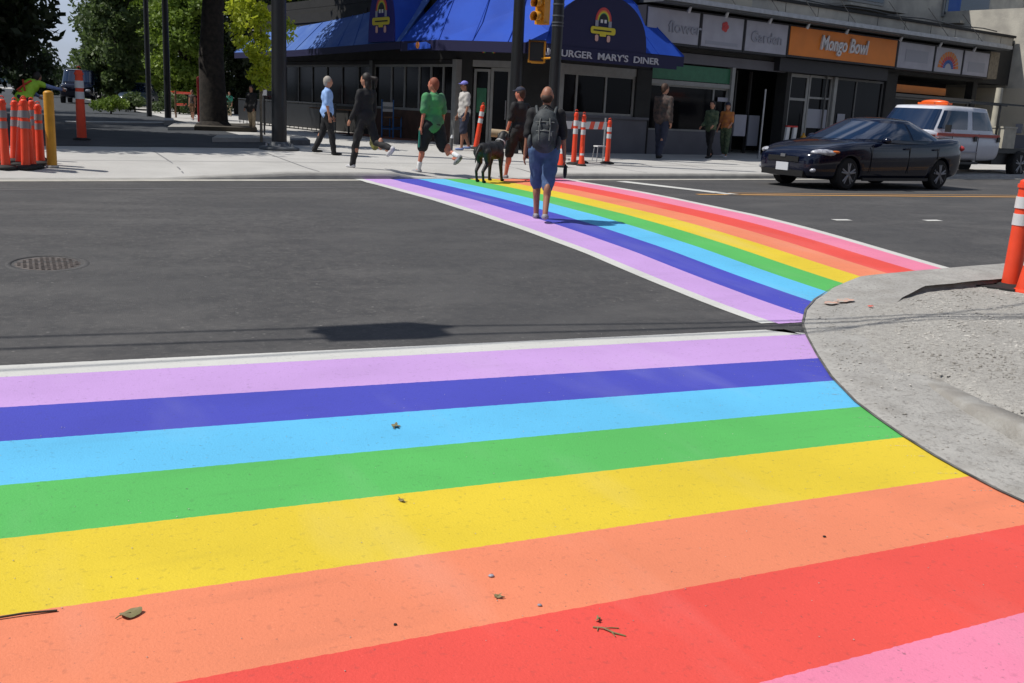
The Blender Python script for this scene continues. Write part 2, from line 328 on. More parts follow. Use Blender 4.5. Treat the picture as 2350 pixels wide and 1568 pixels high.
# joints scored across the far sidewalk
jt = MB()
for xx in [-3.2, -.4, 2.4, 4.6, 9.2, 12, 14.8, 17.6, 20.4]:
    a = [(xx+.0, curb_y(xx)+d) for d in (.2, 1, 2, 3, 4.2)]
    for (x0, y0), (x1, y1) in zip(a, a[1:]):
        jt.add([(x0-.012, y0, walk_z(x0, y0)+.005), (x0+.012, y0, walk_z(x0, y0)+.005), (x1+.012, y1, walk_z(x1, y1)+.005), (x1-.012, y1, walk_z(x1, y1)+.005)], [(0, 1, 2, 3)])
for d in (2.1,):
    for i in range(60):
        x0, x1 = -8+i*.5, -7.5+i*.5
        jt.add([(x0, curb_y(x0)+d, walk_z(x0, curb_y(x0)+d)+.005), (x1, curb_y(x1)+d, walk_z(x1, curb_y(x1)+d)+.005), (x1, curb_y(x1)+d+.025, walk_z(x1, curb_y(x1)+d)+.006), (x0, curb_y(x0)+d+.025, walk_z(x0, curb_y(x0)+d)+.006)], [(0, 1, 2, 3)])
struct(jt.build('sidewalk_joint', 'grey_pl'))
side = sheet('side_street', lambda u, v: ((-40+45.3*u), 19.6+.25*(-40+45.3*u)*(1-min(1, v*3)) + 150*v*v + 1.2, walk_z(-40+45.3*u, 19.6+.25*(-40+45.3*u)*(1-min(1, v*3)) + 150*v*v+1.2)+.006), lin(0, 1, 30), lin(0, 1, 40), 'old_asphalt'); struct(side)
# far building lots behind everything (earth)
# hills
hm = MB(); hp = []
for i in range(41):
    x = -1400+i*70; hp.append((x, 1500, 22+7*math.sin(i*.9)+5*math.sin(i*2.3)))
hm.add([(p[0], 1500, -5) for p in hp]+[(p[0], 1500, p[2]) for p in hp]+[(p[0], 2100, p[2]*.6) for p in hp], [(i, i+1, 42+i, 41+i) for i in range(40)]+[(41+i, 42+i, 83+i, 82+i) for i in range(40)], True)
struct(hm.build('hills', 'hill'))
# ------------------------------------------------------------------ crosswalks
def Wp(px, py): p = G(px, py); return (p.x, p.y)
def line2(p, q): (x0, y0), (x1, y1) = Wp(*p), Wp(*q); k = (y1-y0)/(x1-x0); return lambda x: y0+k*(x-x0)
nb = [((0, 842), (1790, 757)), ((0, 868), (1820, 771)), ((0, 938), (1860, 825)), ((0, 1018), (1900, 877)), ((0, 1117), (1975, 937)), ((0, 1243), (2070, 1008)), ((0, 1420), (2210, 1100)), ((470, 1562), (2350, 1210)), ((1790, 1562), (2350, 1413))]
nl = [line2(*b) for b in nb]
nl.append(lambda x, f=nl[-1]: f(x)-.55); nl.append(lambda x, f=nl[-1]: f(x)-.16)
cols = ['p_white', 'p_lav', 'p_blue', 'p_sky', 'p_green', 'p_yellow', 'p_orange', 'p_red', 'p_pink', 'p_white']
cnames = ['white', 'lavender', 'dark blue', 'sky blue', 'green', 'yellow', 'orange', 'red', 'pink', 'white']
def crosswalk(nm, label):
    return struct(thing(nm, label, 'crosswalk'))
def nse(x, y): return .5*math.sin(x*3.1+1.7*math.sin(y*2.3))+.3*math.sin(y*5.7+x*2.1)+.2*math.sin(x*11.3-y*9.1)
cw = crosswalk('crosswalk', 'near crosswalk of broad rainbow stripes filling the foreground')
for k in range(10):
    x1 = 5.30 if k == 0 else 6.2
    def fn(x, v, k=k):
        xx = x
        if k == 0 and v == 0 and x > 5.2: xx = 5.02
        y = nl[k](xx)*(1-v)+nl[k+1](xx)*v
        e_ = k+(1 if v == 1 else 0); y += .0016*nse(xx*23+e_*3, e_*7.7)+.0022*nse(xx*71, e_*5.1)
        return (xx, y, road_z(xx, y)+.005)
    s_ = sheet('painted_stripe', fn, lin(-9, -1, 20)[:-1]+lin(-1, x1, 420), [0, 1], cols[k], cw); s_['label'] = cnames[k]+' painted stripe'
cw2 = crosswalk('crosswalk', 'far crosswalk of rainbow stripes running from the gravel corner to the diner corner')
left_px = [(808, 412), (865, 425), (995, 460), (1125, 506), (1255, 550), (1346, 582), (1554, 670), (1740, 744)]
right_px = [(1300, 412), (1476, 440), (1554, 455), (1684, 483), (1775, 504), (1971, 556), (2203, 623)]
LW = sorted([Wp(*p)[::-1] for p in left_px]); RW_ = sorted([Wp(*p)[::-1] for p in right_px])
def fit(T):                                     # best straight edge in the world
    ys = np.array([t[0] for t in T]); xs = np.array([t[1] for t in T]); a, b = np.polyfit(ys, xs, 1); return lambda y: a*y+b
XL, XR = fit(LW), fit(RW_)
fr_ = [0, .035] + [.035+.93*(i/8) for i in range(1, 9)] + [1.0]
def interp(T, y):
    if y <= T[0][0]: return T[0][1]
    for (y0, x0), (y1, x1) in zip(T, T[1:]):
        if y <= y1: return x0+(x1-x0)*(y-y0)/(y1-y0)
    return T[-1][1]
def XLs(y): return .35*XL(y)+.65*interp(LW, y) if y > LW[0][0] else XL(y)+.65*(LW[0][1]-XL(LW[0][0]))
def XRs(y): return .35*XR(y)+.65*interp(RW_, y) if y > RW_[0][0] else XR(y)+.65*(RW_[0][1]-XR(RW_[0][0]))
for k in range(10):
    f0, f1 = fr_[k], fr_[k+1]
    y0 = 5.97 if k == 0 else 5.93
    def fn(y, v, f0=f0, f1=f1):
        f = f0*(1-v)+f1*v; 
        def X(yy): return XLs(yy)+(XRs(yy)-XLs(yy))*f
        x = X(y); yc = curb_y(x)-.08
        if y > yc: y = yc; x = X(yc)
        return (x, y, road_z(x, y)+.005+(.006 if y > curb_y(x)-.5 else 0))
    s_ = sheet('painted_stripe', fn, lin(y0, 18.2, 60), [0, .5, 1], cols[k], cw2); s_['label'] = cnames[k]+' painted stripe'
def mark(name, pts, wd, m, z=.006, n=14):
    a, b = Vector((*Wp(*pts[0]), 0)), Vector((*Wp(*pts[1]), 0)); d = (b-a).normalized(); nn = Vector((-d.y, d.x, 0))
    return struct(sheet(name, lambda t, v: (lambda p: (p.x, p.y, road_z(p.x, p.y)+z))(a+(b-a)*t+nn*wd*v), lin(0, 1, n), [-.5, .5], m))
mark('centre_line', [(1600, 447), (2700, 456)], .13, 'p_line'); mark('centre_line', [(1640, 443.6), (2700, 452)], .06, 'p_line')
mark('stop_line', [(1425, 417), (1690, 448)], .32, 'p_white')
mark('lane_dash', [(1913, 506), (1950, 506)], .12, 'p_white'); mark('lane_dash', [(2122, 507), (2157, 507)], .12, 'p_white')
mark('road_seam', [(-500, 440), (900, 430)], .03, 'grey_pl', .004); 
# manhole
mc = G(110, 606); t_ = thing('manhole_cover', 'round rusty iron manhole cover set in the dark asphalt', 'manhole', mc, local=True); t_.rotation_euler = (math.atan((road_z(0, mc.y+.3)-road_z(0, mc.y-.3))/.6), 0, 0); mc = Vector((0, 0, -.012))
b = MB().lathe(mc+Vector((0, 0, .004)), [(.0, .008), (.25, .008), (.262, .0), (.27, .0)], 40)
for i in range(-5, 6):
    for j in range(-5, 6):
        if i*i+j*j < 27: b.box(mc+Vector((i*.043, j*.043, .015)), (.022, .022, .005))
b.build('lid', 'manhole', t_)
MB().lathe(mc+Vector((0, 0, .005)), [(.27, .0), (.272, .012), (.31, .011), (.34, -.01)], 40).build('rim', 'asphalt', t_)
# ------------------------------------------------------------------ near corner: concrete apron, kerb and gravel
cpx = [(2500, 606), (2400, 611), (2300, 618), (2200, 626), (2080, 637), (1960, 650), (1900, 667), (1862, 688), (1840, 712), (1832, 745), (1840, 772), (1862, 815), (1895, 868), (1950, 925), (2000, 965), (2060, 1008), (2130, 1052), (2200, 1092), (2275, 1132), (2350, 1168)]
cv = [Wp(*p) for p in cpx]; cv = [(30, 9.6), (18, 8.6)] + cv + [(cv[-1][0]-.02, 2.2), (cv[-1][0]-.05, 1), (cv[-1][0]-.05, -9)]
CI = Vector((11.5, .2, 0)); CV = []
for (x0, y0), (x1, y1) in zip(cv, cv[1:]):
    n = max(1, int(math.hypot(x1-x0, y1-y0)/.12)) if x0 < 13 and y0 > -2 else 3
    CV += [Vector((x0+(x1-x0)*i/n, y0+(y1-y0)*i/n, 0)) for i in range(n)]
CV.append(Vector((*cv[-1], 0)))
def cin(i, d):
    p = CV[i]; q = CI - p; L = q.length
    if p.y < 1: q = Vector((1, 0, 0)); L = 9
    if p.x > 11.5: q = Vector((0, -1, 0)); L = 9
    return p + q.normalized()*min(d, L)
def nse(x, y): return .5*math.sin(x*3.1+1.7*math.sin(y*2.3))+.3*math.sin(y*5.7+x*2.1)+.2*math.sin(x*11.3-y*9.1)
def lift(p):                                     # upper side of the corner: the strip stands proud of the gravel
    return .07*sm(6.2, 7.6, p.x)*sm(5.5, 6.6, p.y)
def apr(i, d):
    p = cin(i, d); z = road_z(p.x, p.y)+.014+lift(CV[i])*sm(0, .08, d); return (p.x, p.y, z)
def kerb_h(i):
    p = CV[i]; return .11*sm(4.4, 3.3, 0) if False else (.10*(1-sm(3.1, 4.9, p.y)) if p.x < 6 else 0)
idx = list(range(len(CV)))
def build_rings(name, m, ds, fz, parent=None):
    V = []; n = len(ds)
    for i in idx:
        for d in ds:
            p = cin(i, d); V.append((p.x, p.y, fz(i, d, p)))
    o = MB().add(V, [(i*n+j, (i+1)*n+j, (i+1)*n+j+1, i*n+j+1) for i in range(len(idx)-1) for j in range(n-1)], True).build(name, m, parent)
    if sum(q.normal.z for q in o.data.polygons) < 0: o.data.flip_normals()
    return o
struct(build_rings('corner_gutter', 'apron', [0, .05, .2, .4, .55, .66], lambda i, d, p: road_z(p.x, p.y)+(.012 if d > 0 else -.02)+lift(CV[i])*sm(0, .06, d)+.006*nse(p.x*2, p.y*2)*min(1, d*4)))
mm('stained', (.35, .34, .315), .95, rgb2=(.26, .245, .22), scale=5, bump=.8, bscale=50, lo=.4, hi=.6)
struct(build_rings('corner_kerb', 'stained', [.60, .615, .64, .76, .78], lambda i, d, p: road_z(p.x, p.y)+.010+kerb_h(i)*(0 if d < .61 else (.85 if d < .63 else (1 if d < .77 else .3)))+lift(CV[i])*(1 if d < .63 else 0)-.004))
mm('gap_shadow', (.15, .145, .135), .95, rgb2=(.06, .058, .055), scale=7)
struct(build_rings('gutter_gap_shadow', 'gap_shadow', [.022, .040], lambda i, d, p: road_z(p.x, p.y)+.0135+lift(CV[i])*sm(0, .06, d)))  # dark strip painted as the shadow in the gap beside the gutter
def gravel_z(i, d, p):
    return road_z(p.x, p.y)+.004 + kerb_h(i)*sm(.66, .80, d)*.96 - .03*(kerb_h(i) > .005)*(1-sm(.7, .8, d)) + .035*sm(.45, 1.3, d)*(1-sm(6.3, 7.2, p.x)) + .014*nse(p.x*1.3, p.y*1.3)*sm(.5, 1.4, d) + .004*nse(p.x*9, p.y*9) + .02*sm(.30, .52, d) - .004
struct(build_rings('gravel', 'grit', [.30, .34, .38, .42, .5, .58, .66, .72, .8, .9, 1.0, 1.15, 1.3, 1.5, 1.75, 2, 2.3, 2.7, 3.1, 3.6, 4.2, 5, 6, 7, 8.5], gravel_z))
# loose stones over the gravel
st = MB(); ico = [(0, 0, 1), (.9, 0, .2), (.3, .85, .2), (-.7, .5, .25), (-.7, -.5, .15), (.3, -.85, .3), (0, 0, -.6)]
icf = [(0, 1, 2), (0, 2, 3), (0, 3, 4), (0, 4, 5), (0, 5, 1), (6, 2, 1), (6, 3, 2), (6, 4, 3), (6, 5, 4), (6, 1, 5)]
rnd = random.Random(3); cnt = 0
near = [i for i in idx if 1.5 < CV[i].y < 9.0 and CV[i].x < 12]
while cnt < 24000:
    i = rnd.choice(near); d = .12+rnd.random()**1.15*5.2
    if d < .6 and rnd.random() > (.75 if CV[i].y > 4.6 else .3): continue
    j = min(i+1, len(CV)-1); f = rnd.random(); pa, pb = cin(i, d), cin(j, d); p = pa+(pb-pa)*f
    z = gravel_z(i, d, p) if d > .5 else road_z(p.x, p.y)+.014
    s0 = (.004+.010*rnd.random()**2.2)*(1.25 if d > .7 else .75); a = rnd.random()*6.28; sx, sy, sz = s0*rnd.uniform(.7, 1.4), s0, s0*rnd.uniform(.4, .8)
    ca, sa = math.cos(a), math.sin(a)
    st.add([(p.x+(v[0]*sx*ca-v[1]*sy*sa), p.y+(v[0]*sx*sa+v[1]*sy*ca), z+v[2]*sz) for v in ico], icf); cnt += 1
o = st.build('gravel_stones', 'stone', fix=False); tag(o, 'loose grey gravel stones spread over the unfinished corner', 'gravel', kind='stuff')
gr = MB(); rg = random.Random(9)
for q in range(1500):
    if q < 420: x, y = rg.uniform(-1.2, 4.2), rg.uniform(1.6, 6.0)
    else:
        i = rg.choice(near); p = cin(i, 0); pq = cin(i, 1); o_ = (p-pq).normalized()*abs(rg.gauss(0, .07)); x, y = p.x+o_.x, p.y+o_.y
    s0 = rg.uniform(.0012, .0035); gr.add([(x+v[0]*s0, y+v[1]*s0, road_z(x, y)+.006+s0*.5+v[2]*s0*.7) for v in ico], icf)
tag(gr.build('road_grit', 'stone', fix=False), 'fine grit scattered over the stripes and along the gutter edge', 'grit', kind='stuff')
def spot(name, px, py, r, m, lab):
    c = G(px, py); q = Vector((c.x, c.y, 0)); vs = [(c.x+r*(1+.35*math.sin(3*k+px))*math.cos(k*.45), c.y+.6*r*(1+.3*math.sin(5*k))*math.sin(k*.45), 0) for k in range(14)]
    return vs
mm('survey', (.56, .33, .25), .9, rgb2=(.40, .36, .32), scale=14, lo=.45, hi=.55)
for (px, py, r) in [(1938, 698, .10), (1908, 703, .08), (1997, 712, .03)]:
    vs = spot('m', px, py, r, '', ''); struct(MB().add([(v[0], v[1], road_z(v[0], v[1])+.026+.07*sm(6.2, 7.6, v[0])*sm(5.5, 6.6, v[1])) for v in vs], [tuple(range(14))]).build('survey_paint', 'survey' if r > .05 else 'orange_pl'))
# ------------------------------------------------------------------ debris on the crosswalk
def leaf(px, py, L, rz, lab, m='dead_leaf', lobes=5, kind='fallen_leaf', cat='leaf'):
    c = G(px, py); e = thing(kind, lab, cat, c, rz=rz, local=True)
    vs = [(0, 0, .014)]; n = 20
    for k in range(n):
        a = 2*math.pi*k/n; r = L*((.93+.07*math.cos(lobes*a)) if lobes == 3 else (.75+.25*math.cos(lobes*a))); vs.append((r*math.cos(a), r*.75*math.sin(a), .015+.005*math.sin(a*2+1)+.002*math.cos(5*a)))
    MB().add(vs, [(0, 1+k, 1+(k+1) % n) for k in range(n)], True).build('blade', m, e)
    MB().tube([(-L*1.25, 0, .010), (-L*.9, .004, .013), (0, 0, .016)], .0018, 5).build('stem', m, e)
leaf(300, 1422, .036, .3, 'green round leaf lying on the orange stripe at lower left', lobes=3)
leaf(908, 983, .034, 1.1, 'small brown curled leaf on the sky blue stripe')
leaf(921, 1157, .020, 2, 'tiny brown leaf on the yellow stripe near the green edge')
leaf(1140, 1380, .020, 2.6, 'olive leaf scrap below the white pebble on the orange stripe')
leaf(1372, 1432, .014, 4, 'brown leaf scrap at the top of the red stripe, above the dry twig')
leaf(2207, 920, .034, 5, 'thin yellow leaf lying on the grey gravel corner', lobes=2)
def pebble(px, py, r, lab, m='white'):
    c = G(px, py); e = MB().ell((0, 0, 0), (r, r*.8, r*.5), nu=9, nv=6).build('pebble', m, None)
    for v in e.data.vertices: v.co *= 1+.18*math.sin(v.co.x*700+v.co.y*900)
    e.location = c+Vector((0, 0, .006+r*.3)); tag(e, lab, 'pebble')
pebble(1127, 1328, .010, 'white pebble on the middle of the orange stripe', 'sign_white')
pebble(1238, 1400, .008, 'small grey pebble near the lower edge of the orange stripe', 'sign_grey')
pebble(1891, 1239, .007, 'dark pebble on the right end of the orange stripe', 'rubber')
pebble(907, 1445, .006, 'tiny dark pebble on the orange stripe above the red stripe', 'rubber')
a_, b_ = G(-40, 1432), G(132, 1411); a_ = Vector(a_); o = MB().tube([a_+Vector((0, 0, .011)), a_.lerp(b_, .55)+Vector((0, .003, .013)), b_+Vector((0, 0, .009))], .0035, 6).build('stick', 'earth'); tag(o, 'thin dark tube in place of a shadow or crack line along the yellow and orange edge at the left photo edge', 'stick')  # tube modelled in place of a dark shadow or crack line
tw = G(1395, 1460); e = thing('twig', 'dry brown twig with side shoots lying on the red stripe', 'twig', tw, local=True, rz=-.9)
MB().tube([(-.05, .0, .008), (-.02, .006, .012), (.02, -.002, .01), (.055, .003, .007)], .0028, 6).build('stem', 'dead_leaf', e)
MB().tube([(-.02, .006, .01), (.0, .025, .009), (.022, .036, .008)], .0018, 5).tube([(.01, 0, .01), (.03, -.018, .008)], .0016, 5).tube([(-.035, .003, .01), (-.03, -.014, .008)], .0016, 5).build('side_shoot', 'dead_leaf', e)
# ------------------------------------------------------------------ traffic delineators, cones, posts
def delineator(base, h, lab, group, r=.052, lean=(0, 0), dim=False):
    t = thing('traffic_delineator', lab, 'delineator', base, group); b = Vector(base); ax = Vector((lean[0], lean[1], 1))
    rf = 'reflect_dim' if dim else 'reflect'
    MB().lathe(b, [(0, .0), (.17, 0), (.17, .03), (.12, .05), (.07, .06), (0, .06)], 8).build('base', 'rubber', t)
    MB().cone(b+Vector((0, 0, .05)), b+ax*h*.95, r*1.15, r*.86, 20).ell(b+ax*h*.95, (r*.86, r*.86, .03)).cone(b+ax*h*.90, b+ax*h*.93, r*1.05, r*1.05, 18).build('tube', 'orange_pl', t)
    for a0, a1 in ((.57, .67), (.72, .82)):
        MB().cone(b+ax*h*a0, b+ax*h*a1, r*1.06, r*1.03, 20).build('reflective_band', rf, t)
    lp = MB(); pts = [b+ax*h+Vector((.03*math.cos(k), 0, .03*math.sin(k)-.01)) for k in [i*math.pi/6 for i in range(7)]]; lp.tube(pts, .009, 6).build('handle_loop', 'orange_pl', t)
    return t
def cone_(base, h, lab, group=None, sc=1.0):
    t = thing('traffic_cone', lab, 'traffic cone', base, group); b = Vector(base); w_ = .19*h/.7
    MB().lathe(b, [(0, 0), (w_*1.05, 0), (w_*1.0, .03), (w_*.72, .045), (w_*.7, .045)], 8, False).build('base', 'rubber' if sc == 1 else 'orange_pl', t)
    MB().cone(b+Vector((0, 0, .035)), b+Vector((0, 0, h)), w_*.68, w_*.15, 26).build('cone_body', 'orange_pl', t)
    k = lambda f: w_*(.68+(.15-.68)*f)*1.03
    MB().cone(b+Vector((0, 0, h*.55)), b+Vector((0, 0, h*.75)), k(.53), k(.745), 26).build('reflective_band', 'reflect', t)
    return t
def onwalk(px, py): return G(px, py)
gL = 'orange delineators clustered at the left kerb'
for i, (px, py, h, lab) in enumerate([(14, 388, 1.02, 'orange delineator tube cut by the left edge of the photo'), (-3, 378, 1.0, 'orange delineator tube mostly beyond the left photo edge'),
    (46, 380, .98, 'orange delineator at the left of the tight cluster, behind the others'), (60, 388, 1.03, 'orange delineator in the middle front of the cluster, with crooked grey bands'),
    (74, 386, 1.0, 'orange delineator at the right front of the cluster'), (34, 372, .95, 'orange delineator behind the tight cluster, partly hidden on its left'), (84, 368, .95, 'orange delineator deep in the tight cluster, behind its right front tube'), (94, 378, .92, 'shorter orange delineator just left of the yellow post')]):
    delineator(G(px, py), h, lab, gL, r=.056, lean=[(0, .02), (.0, 0), (.09, .0), (.02, .03), (-.06, .02), (.05, 0), (-.03, 0), (0, .02)][i], dim=True)
bp = G(120, 384); t_ = thing('bollard_post', 'tall yellow steel pipe post right of the orange delineators', 'bollard', bp)
MB().cone(bp, bp+Vector((0, 0, 1.09)), .072, .072, 24).ell(bp+Vector((0, 0, 1.09)), (.072, .072, .04)).build('post', 'yellow_post', t_)
MB().cone(bp, bp+Vector((0, 0, .03)), .095, .09, 20).build('base_collar', 'concrete', t_)
pp = G(188, 322); t_ = delineator(pp, 1.45, 'faded red delineator with a flattened top on the shaded side street', gL, r=.085)
gM = 'orange delineators beside the barricade'
delineator(G(1316, 378), 1.18, 'orange delineator left of the pair before the diner window', gM)
delineator(G(1334, 374), 1.12, 'orange delineator right of the pair before the diner window', gM)
delineator(G(1393, 376), 1.02, 'orange delineator standing alone at the right end of the barricade', gM)
cone_(G(1288, 384), .52, 'orange cone beside the walking man with the backpack')
cone_(G(1334, 381), .42, 'small orange cone in front of the delineator pair')
delineator(G(1092, 342), 1.15, 'dark red and white leaning delineator beside the diner door', gM, r=.06, lean=(.14, 0))
rb = G(2318, 662)
delineator(rb, 1.12, 'tall orange delineator at the right photo edge, on the gravel', None, r=.078)
cone_(G(2352, 674), .5, 'wide orange cone cut by the right photo edge, before the tall delineator', sc=.9)
m0 = rb+Vector((-.12, .12, .02)); o = MB().box(m0, (.55, .5, .03), Matrix.Rotation(.5, 3, 'Z')).build('rubber_mat', 'rubber'); tag(o, 'black rubber plate under the tall delineator at the right edge', 'rubber plate')
# barricade with striped board
t_ = thing('barricade', 'low barricade with orange and white striped board before the diner', 'barricade', G(1340, 368))
A_, B_ = G(1292, 366), G(1384, 364)
for p in (A_, B_):
    MB().box(p+Vector((0, 0, .5)), (.035, .035, 1.0)).box(p+Vector((.0, .0, .02)), (.05, .6, .04)).build('leg', 'galv', t_)
d_ = (B_-A_); n_ = 9
for i in range(n_):
    a, c = A_+d_*(i/n_)+Vector((0, -.04, .72)), A_+d_*((i+1)/n_)+Vector((0, -.04, .72)); sh = d_.normalized()*.07
    MB().prism([a, c, c+Vector((0, 0, .18))+sh*(i < n_-1), a+Vector((0, 0, .18))+sh*(i > 0)], (0, -.02, 0)).build('board_stripe', 'orange_pl' if i % 2 else 'reflect', t_)
sp = G(1376, 371); t_ = thing('step_stool', 'small white topped step stool left of the lone delineator', 'stool', sp)
MB().box(sp+Vector((0, 0, .36)), (.28, .2, .025)).build('top', 'white', t_)
for sx in (-1, 1):
    for sy in (-1, 1): MB().cone(sp+Vector((sx*.15, sy*.11, 0)), sp+Vector((sx*.12, sy*.08, .35)), .01, .01, 6).build('leg', 'galv', t_)
bp = G(1034, 346); t_ = thing('short_post', 'short grey post with pale cap by the man in the cap', 'post', bp)
MB().cone(bp, bp+Vector((.02, 0, .3)), .05, .045, 12).build('post', 'dframe', t_); MB().cone(bp+Vector((.02, 0, .3)), bp+Vector((.03, 0, .38)), .04, .02, 12).build('cap', 'reflect', t_)
# ------------------------------------------------------------------ poles
def pole(px, py, wpx, hgt, lab, m='black_pole', cat='pole', name='street_pole', baseplate=0, taper=.75):
    b = G(px, py); r = wpx*mpp(b)/2; t = thing(name, lab, cat, b)
    MB().cone(b, b+Vector((0, 0, hgt)), r, r*taper, 24).build('shaft', m, t)
    if baseplate:
        MB().lathe(b, [(0, 0), (baseplate, 0), (baseplate, .05), (baseplate*.8, .075), (r*1.35, .09), (r*1.2, .16), (r, .17)], 24).build('base_plate', 'pole_base', t)
        for k in range(6):
            a = k*math.pi/3+.3; q = b+Vector((baseplate*.72*math.cos(a), baseplate*.72*math.sin(a), .06)); MB().cone(q, q+Vector((0, 0, .07)), .03, .025, 6).build('anchor_bolt', 'metal', t)
    return t, b, r
pole(641, 344, 34, 8.5, 'thick black lamp pole on a round grey base plate at the far corner', cat='lamp post', name='lamp_post', baseplate=.42, taper=.9)
pole(386, 277, 15, 9, 'thin black pole left of the big tree trunk', name='street_pole')
pole(343, 268, 12, 5.05, 'thin dark pole ending below the sky gap, left of the thin black pole', name='street_pole', taper=.9)
pole(1176, 352, 27, 9, 'black street pole standing before the diner doorway', taper=.9)
sgT, sgB, sgR = pole(1262, 372, 25, 7.5, 'black traffic signal pole behind the man with the backpack', cat='traffic signal', name='signal_pole', baseplate=.3, taper=.95)
def band(z): MB().cone(sgB+Vector((0, 0, z)), sgB+Vector((0, 0, z+.03)), sgR*1.05, sgR*1.05, 20).build('clamp_band', 'pole_base', sgT)
for px in (57, 82, 97, 104): band(O.z + (ray(1262, px)*dep(sgB)).z)
dS = dep(sgB)
def sp3(px, py, o=0): return at(px, py, dS+o)
# signal head, three sections, turned to the left
t_ = thing('traffic_signal', 'yellow traffic signal head with hooded lamps on the black signal pole', 'traffic signal', sp3(1244, 30))
ax = Vector((-.93, -.36, 0)).normalized(); sd = Vector((-ax.y, ax.x, 0)); hd = Fr(sp3(1246, 0).xy.to_3d(), sd, ax)
z0 = sp3(1248, 56).z; Hh = .30
MB().wbox(hd, -.14, .14, -.11, .09, z0, z0+3*Hh+.04).build('housing', 'signal_yellow', t_)
for k in range(3):
    zc = z0+.02+Hh*(k+.5); c = hd.P(0, .09, zc)
    MB().cone(c, c+ax*.012, .1, .1, 20).build('lamp_lens', 'lens', t_)
    v = MB(); n = 18; V = []
    for i in range(n+1):
        a = math.radians(-50+280*i/n); rr = .118
        for L, drop in ((0, 0), (.20, -.015)):
            V.append(c+sd*rr*math.cos(a)+Vector((0, 0, rr*math.sin(a)+drop))+ax*L)
    v.add(V, [(2*i, 2*i+1, 2*i+3, 2*i+2) for i in range(n)], True).build('visor', 'signal_yellow', t_, mods=[('SOLIDIFY', dict(thickness=.008))])
MB().tube([sp3(1258, 56), sp3(1252, 52)], .02, 8).tube([hd.P(0, -.11, z0+.75), sgB+Vector((0, 0, z0+.75-sgB.z))], .02, 8).build('bracket', 'signal_yellow', t_)
t_ = thing('pedestrian_signal', 'dark square pedestrian signal in an orange yellow case on the black pole', 'traffic signal', sp3(1233, 118))
zb, zt = sp3(1236, 144).z, sp3(1236, 94).z; ax2 = Vector((-.42, -.9, 0)).normalized(); sd2 = Vector((-ax2.y, ax2.x, 0)); h2 = Fr(sp3(1232, 118).xy.to_3d(), sd2, ax2)
MB().wbox(h2, -.19, .19, -.12, .0, zb, zt).build('case', 'signal_yellow', t_)
MB().wbox(h2, -.16, .15, .0, .01, zb+.04, zt-.03).build('screen', 'lens', t_)
MB().wbox(h2, -.2, .2, .0, .14, zt-.015, zt+.01).wbox(h2, -.2, -.19, 0, .12, zb+.06, zt-.015).build('hood', 'lens', t_)
MB().wbox(h2, .16, .2, 0, .05, zb, zt-.015).wbox(h2, -.12, .16, .0, .04, zb-.02, zb+.02).build('rim', 'signal_yellow', t_)
MB().tube([h2.P(.1, -.06, zb+.1), sgB+Vector((0, 0, zb+.1-sgB.z))], .022, 8).build('bracket', 'signal_yellow', t_)
def small_pole(p, r, h, lab, m='galv', name='sign_pole', cat='pole', lean=(0, 0)):
    t = thing(name, lab, cat, p); MB().cone(p, p+Vector((lean[0], lean[1], h)), r, r*.9, 12).build('shaft', m, t); return t, p
small_pole(G(1968, 360), .055, 2.75, 'pale grey pole behind the dark car, before the orange shop')
small_pole(G(2176, 362), .045, 2.2, 'short pale pole behind the white pickup truck')
small_pole(G(1877, 360), .03, 2.9, 'thin dark pole left of the shop doorway', 'dframe')
t_, p_ = small_pole(G(1741, 364), .028, 2.0, 'slim grey parking meter pole at the nose of the dark car', 'galv', 'parking_meter', 'parking meter')
MB().cone(p_, p_+Vector((0, 0, .12)), .05, .04, 10).build('base', 'galv', t_)
# ------------------------------------------------------------------ overhead wires whose shadows cross the asphalt
k_ = 1/math.tan(SUN_EL)
def caster(px, py, h): g = G(px, py); return g + SUN_AZ*(k_*h) + Vector((0, 0, h))
def wire(ps, h, r, lab, e0=1.2):
    P = [caster(x, y, h) for x, y in ps]; a = P[0]+(P[0]-P[-1])*e0; bq = P[-1]+(P[-1]-P[0])*1.6
    o = MB().tube([a]+P+[bq], r, 6).build('overhead_wire', 'wire'); tag(o, lab, 'wire', 'overhead wires above the crossing')
wire([(0, 775), (800, 752), (1650, 742)], 6.2, .016, 'upper of the overhead wires, its shadow crosses above the white line')
wire([(0, 803), (900, 772), (1500, 757)], 6.0, .018, 'lower of the overhead wires, its shadow meets the box shadow')
wire([(0, 853), (1200, 786), (1790, 762)], 6.3, .014, 'overhead wire whose shadow lies along the white line')
wire([(1835, 770), (2050, 745), (2350, 703)], 6.3, .014, 'overhead wire whose shadow crosses the gravel', e0=.02)
A_ = caster(730, 760, 6.1); B_ = caster(950, 752, 6.1); u_ = (B_-A_).normalized(); v_ = Vector((-u_.y, u_.x, 0))
t_ = thing('span_box', 'dark box hanging on the overhead wires, its shadow lies on the asphalt', 'signal box', A_)
MB().hexa([A_-v_*.30, B_-v_*.34, B_+v_*.16, A_+v_*.12]+[p+Vector((0, 0, .3)) for p in (A_-v_*.2, B_-v_*.24, B_+v_*.1, A_+v_*.08)]).build('housing', 'black_pole', t_)
MB().cone(A_-u_*.1+Vector((0, 0, .1)), A_+u_*.1+Vector((0, 0, .1)), .05, .12, 10).cone(B_+Vector((0, 0, .1)), B_+u_*.22+Vector((0, 0, .1)), .11, .03, 10).build('cable_gland', 'black_pole', t_)
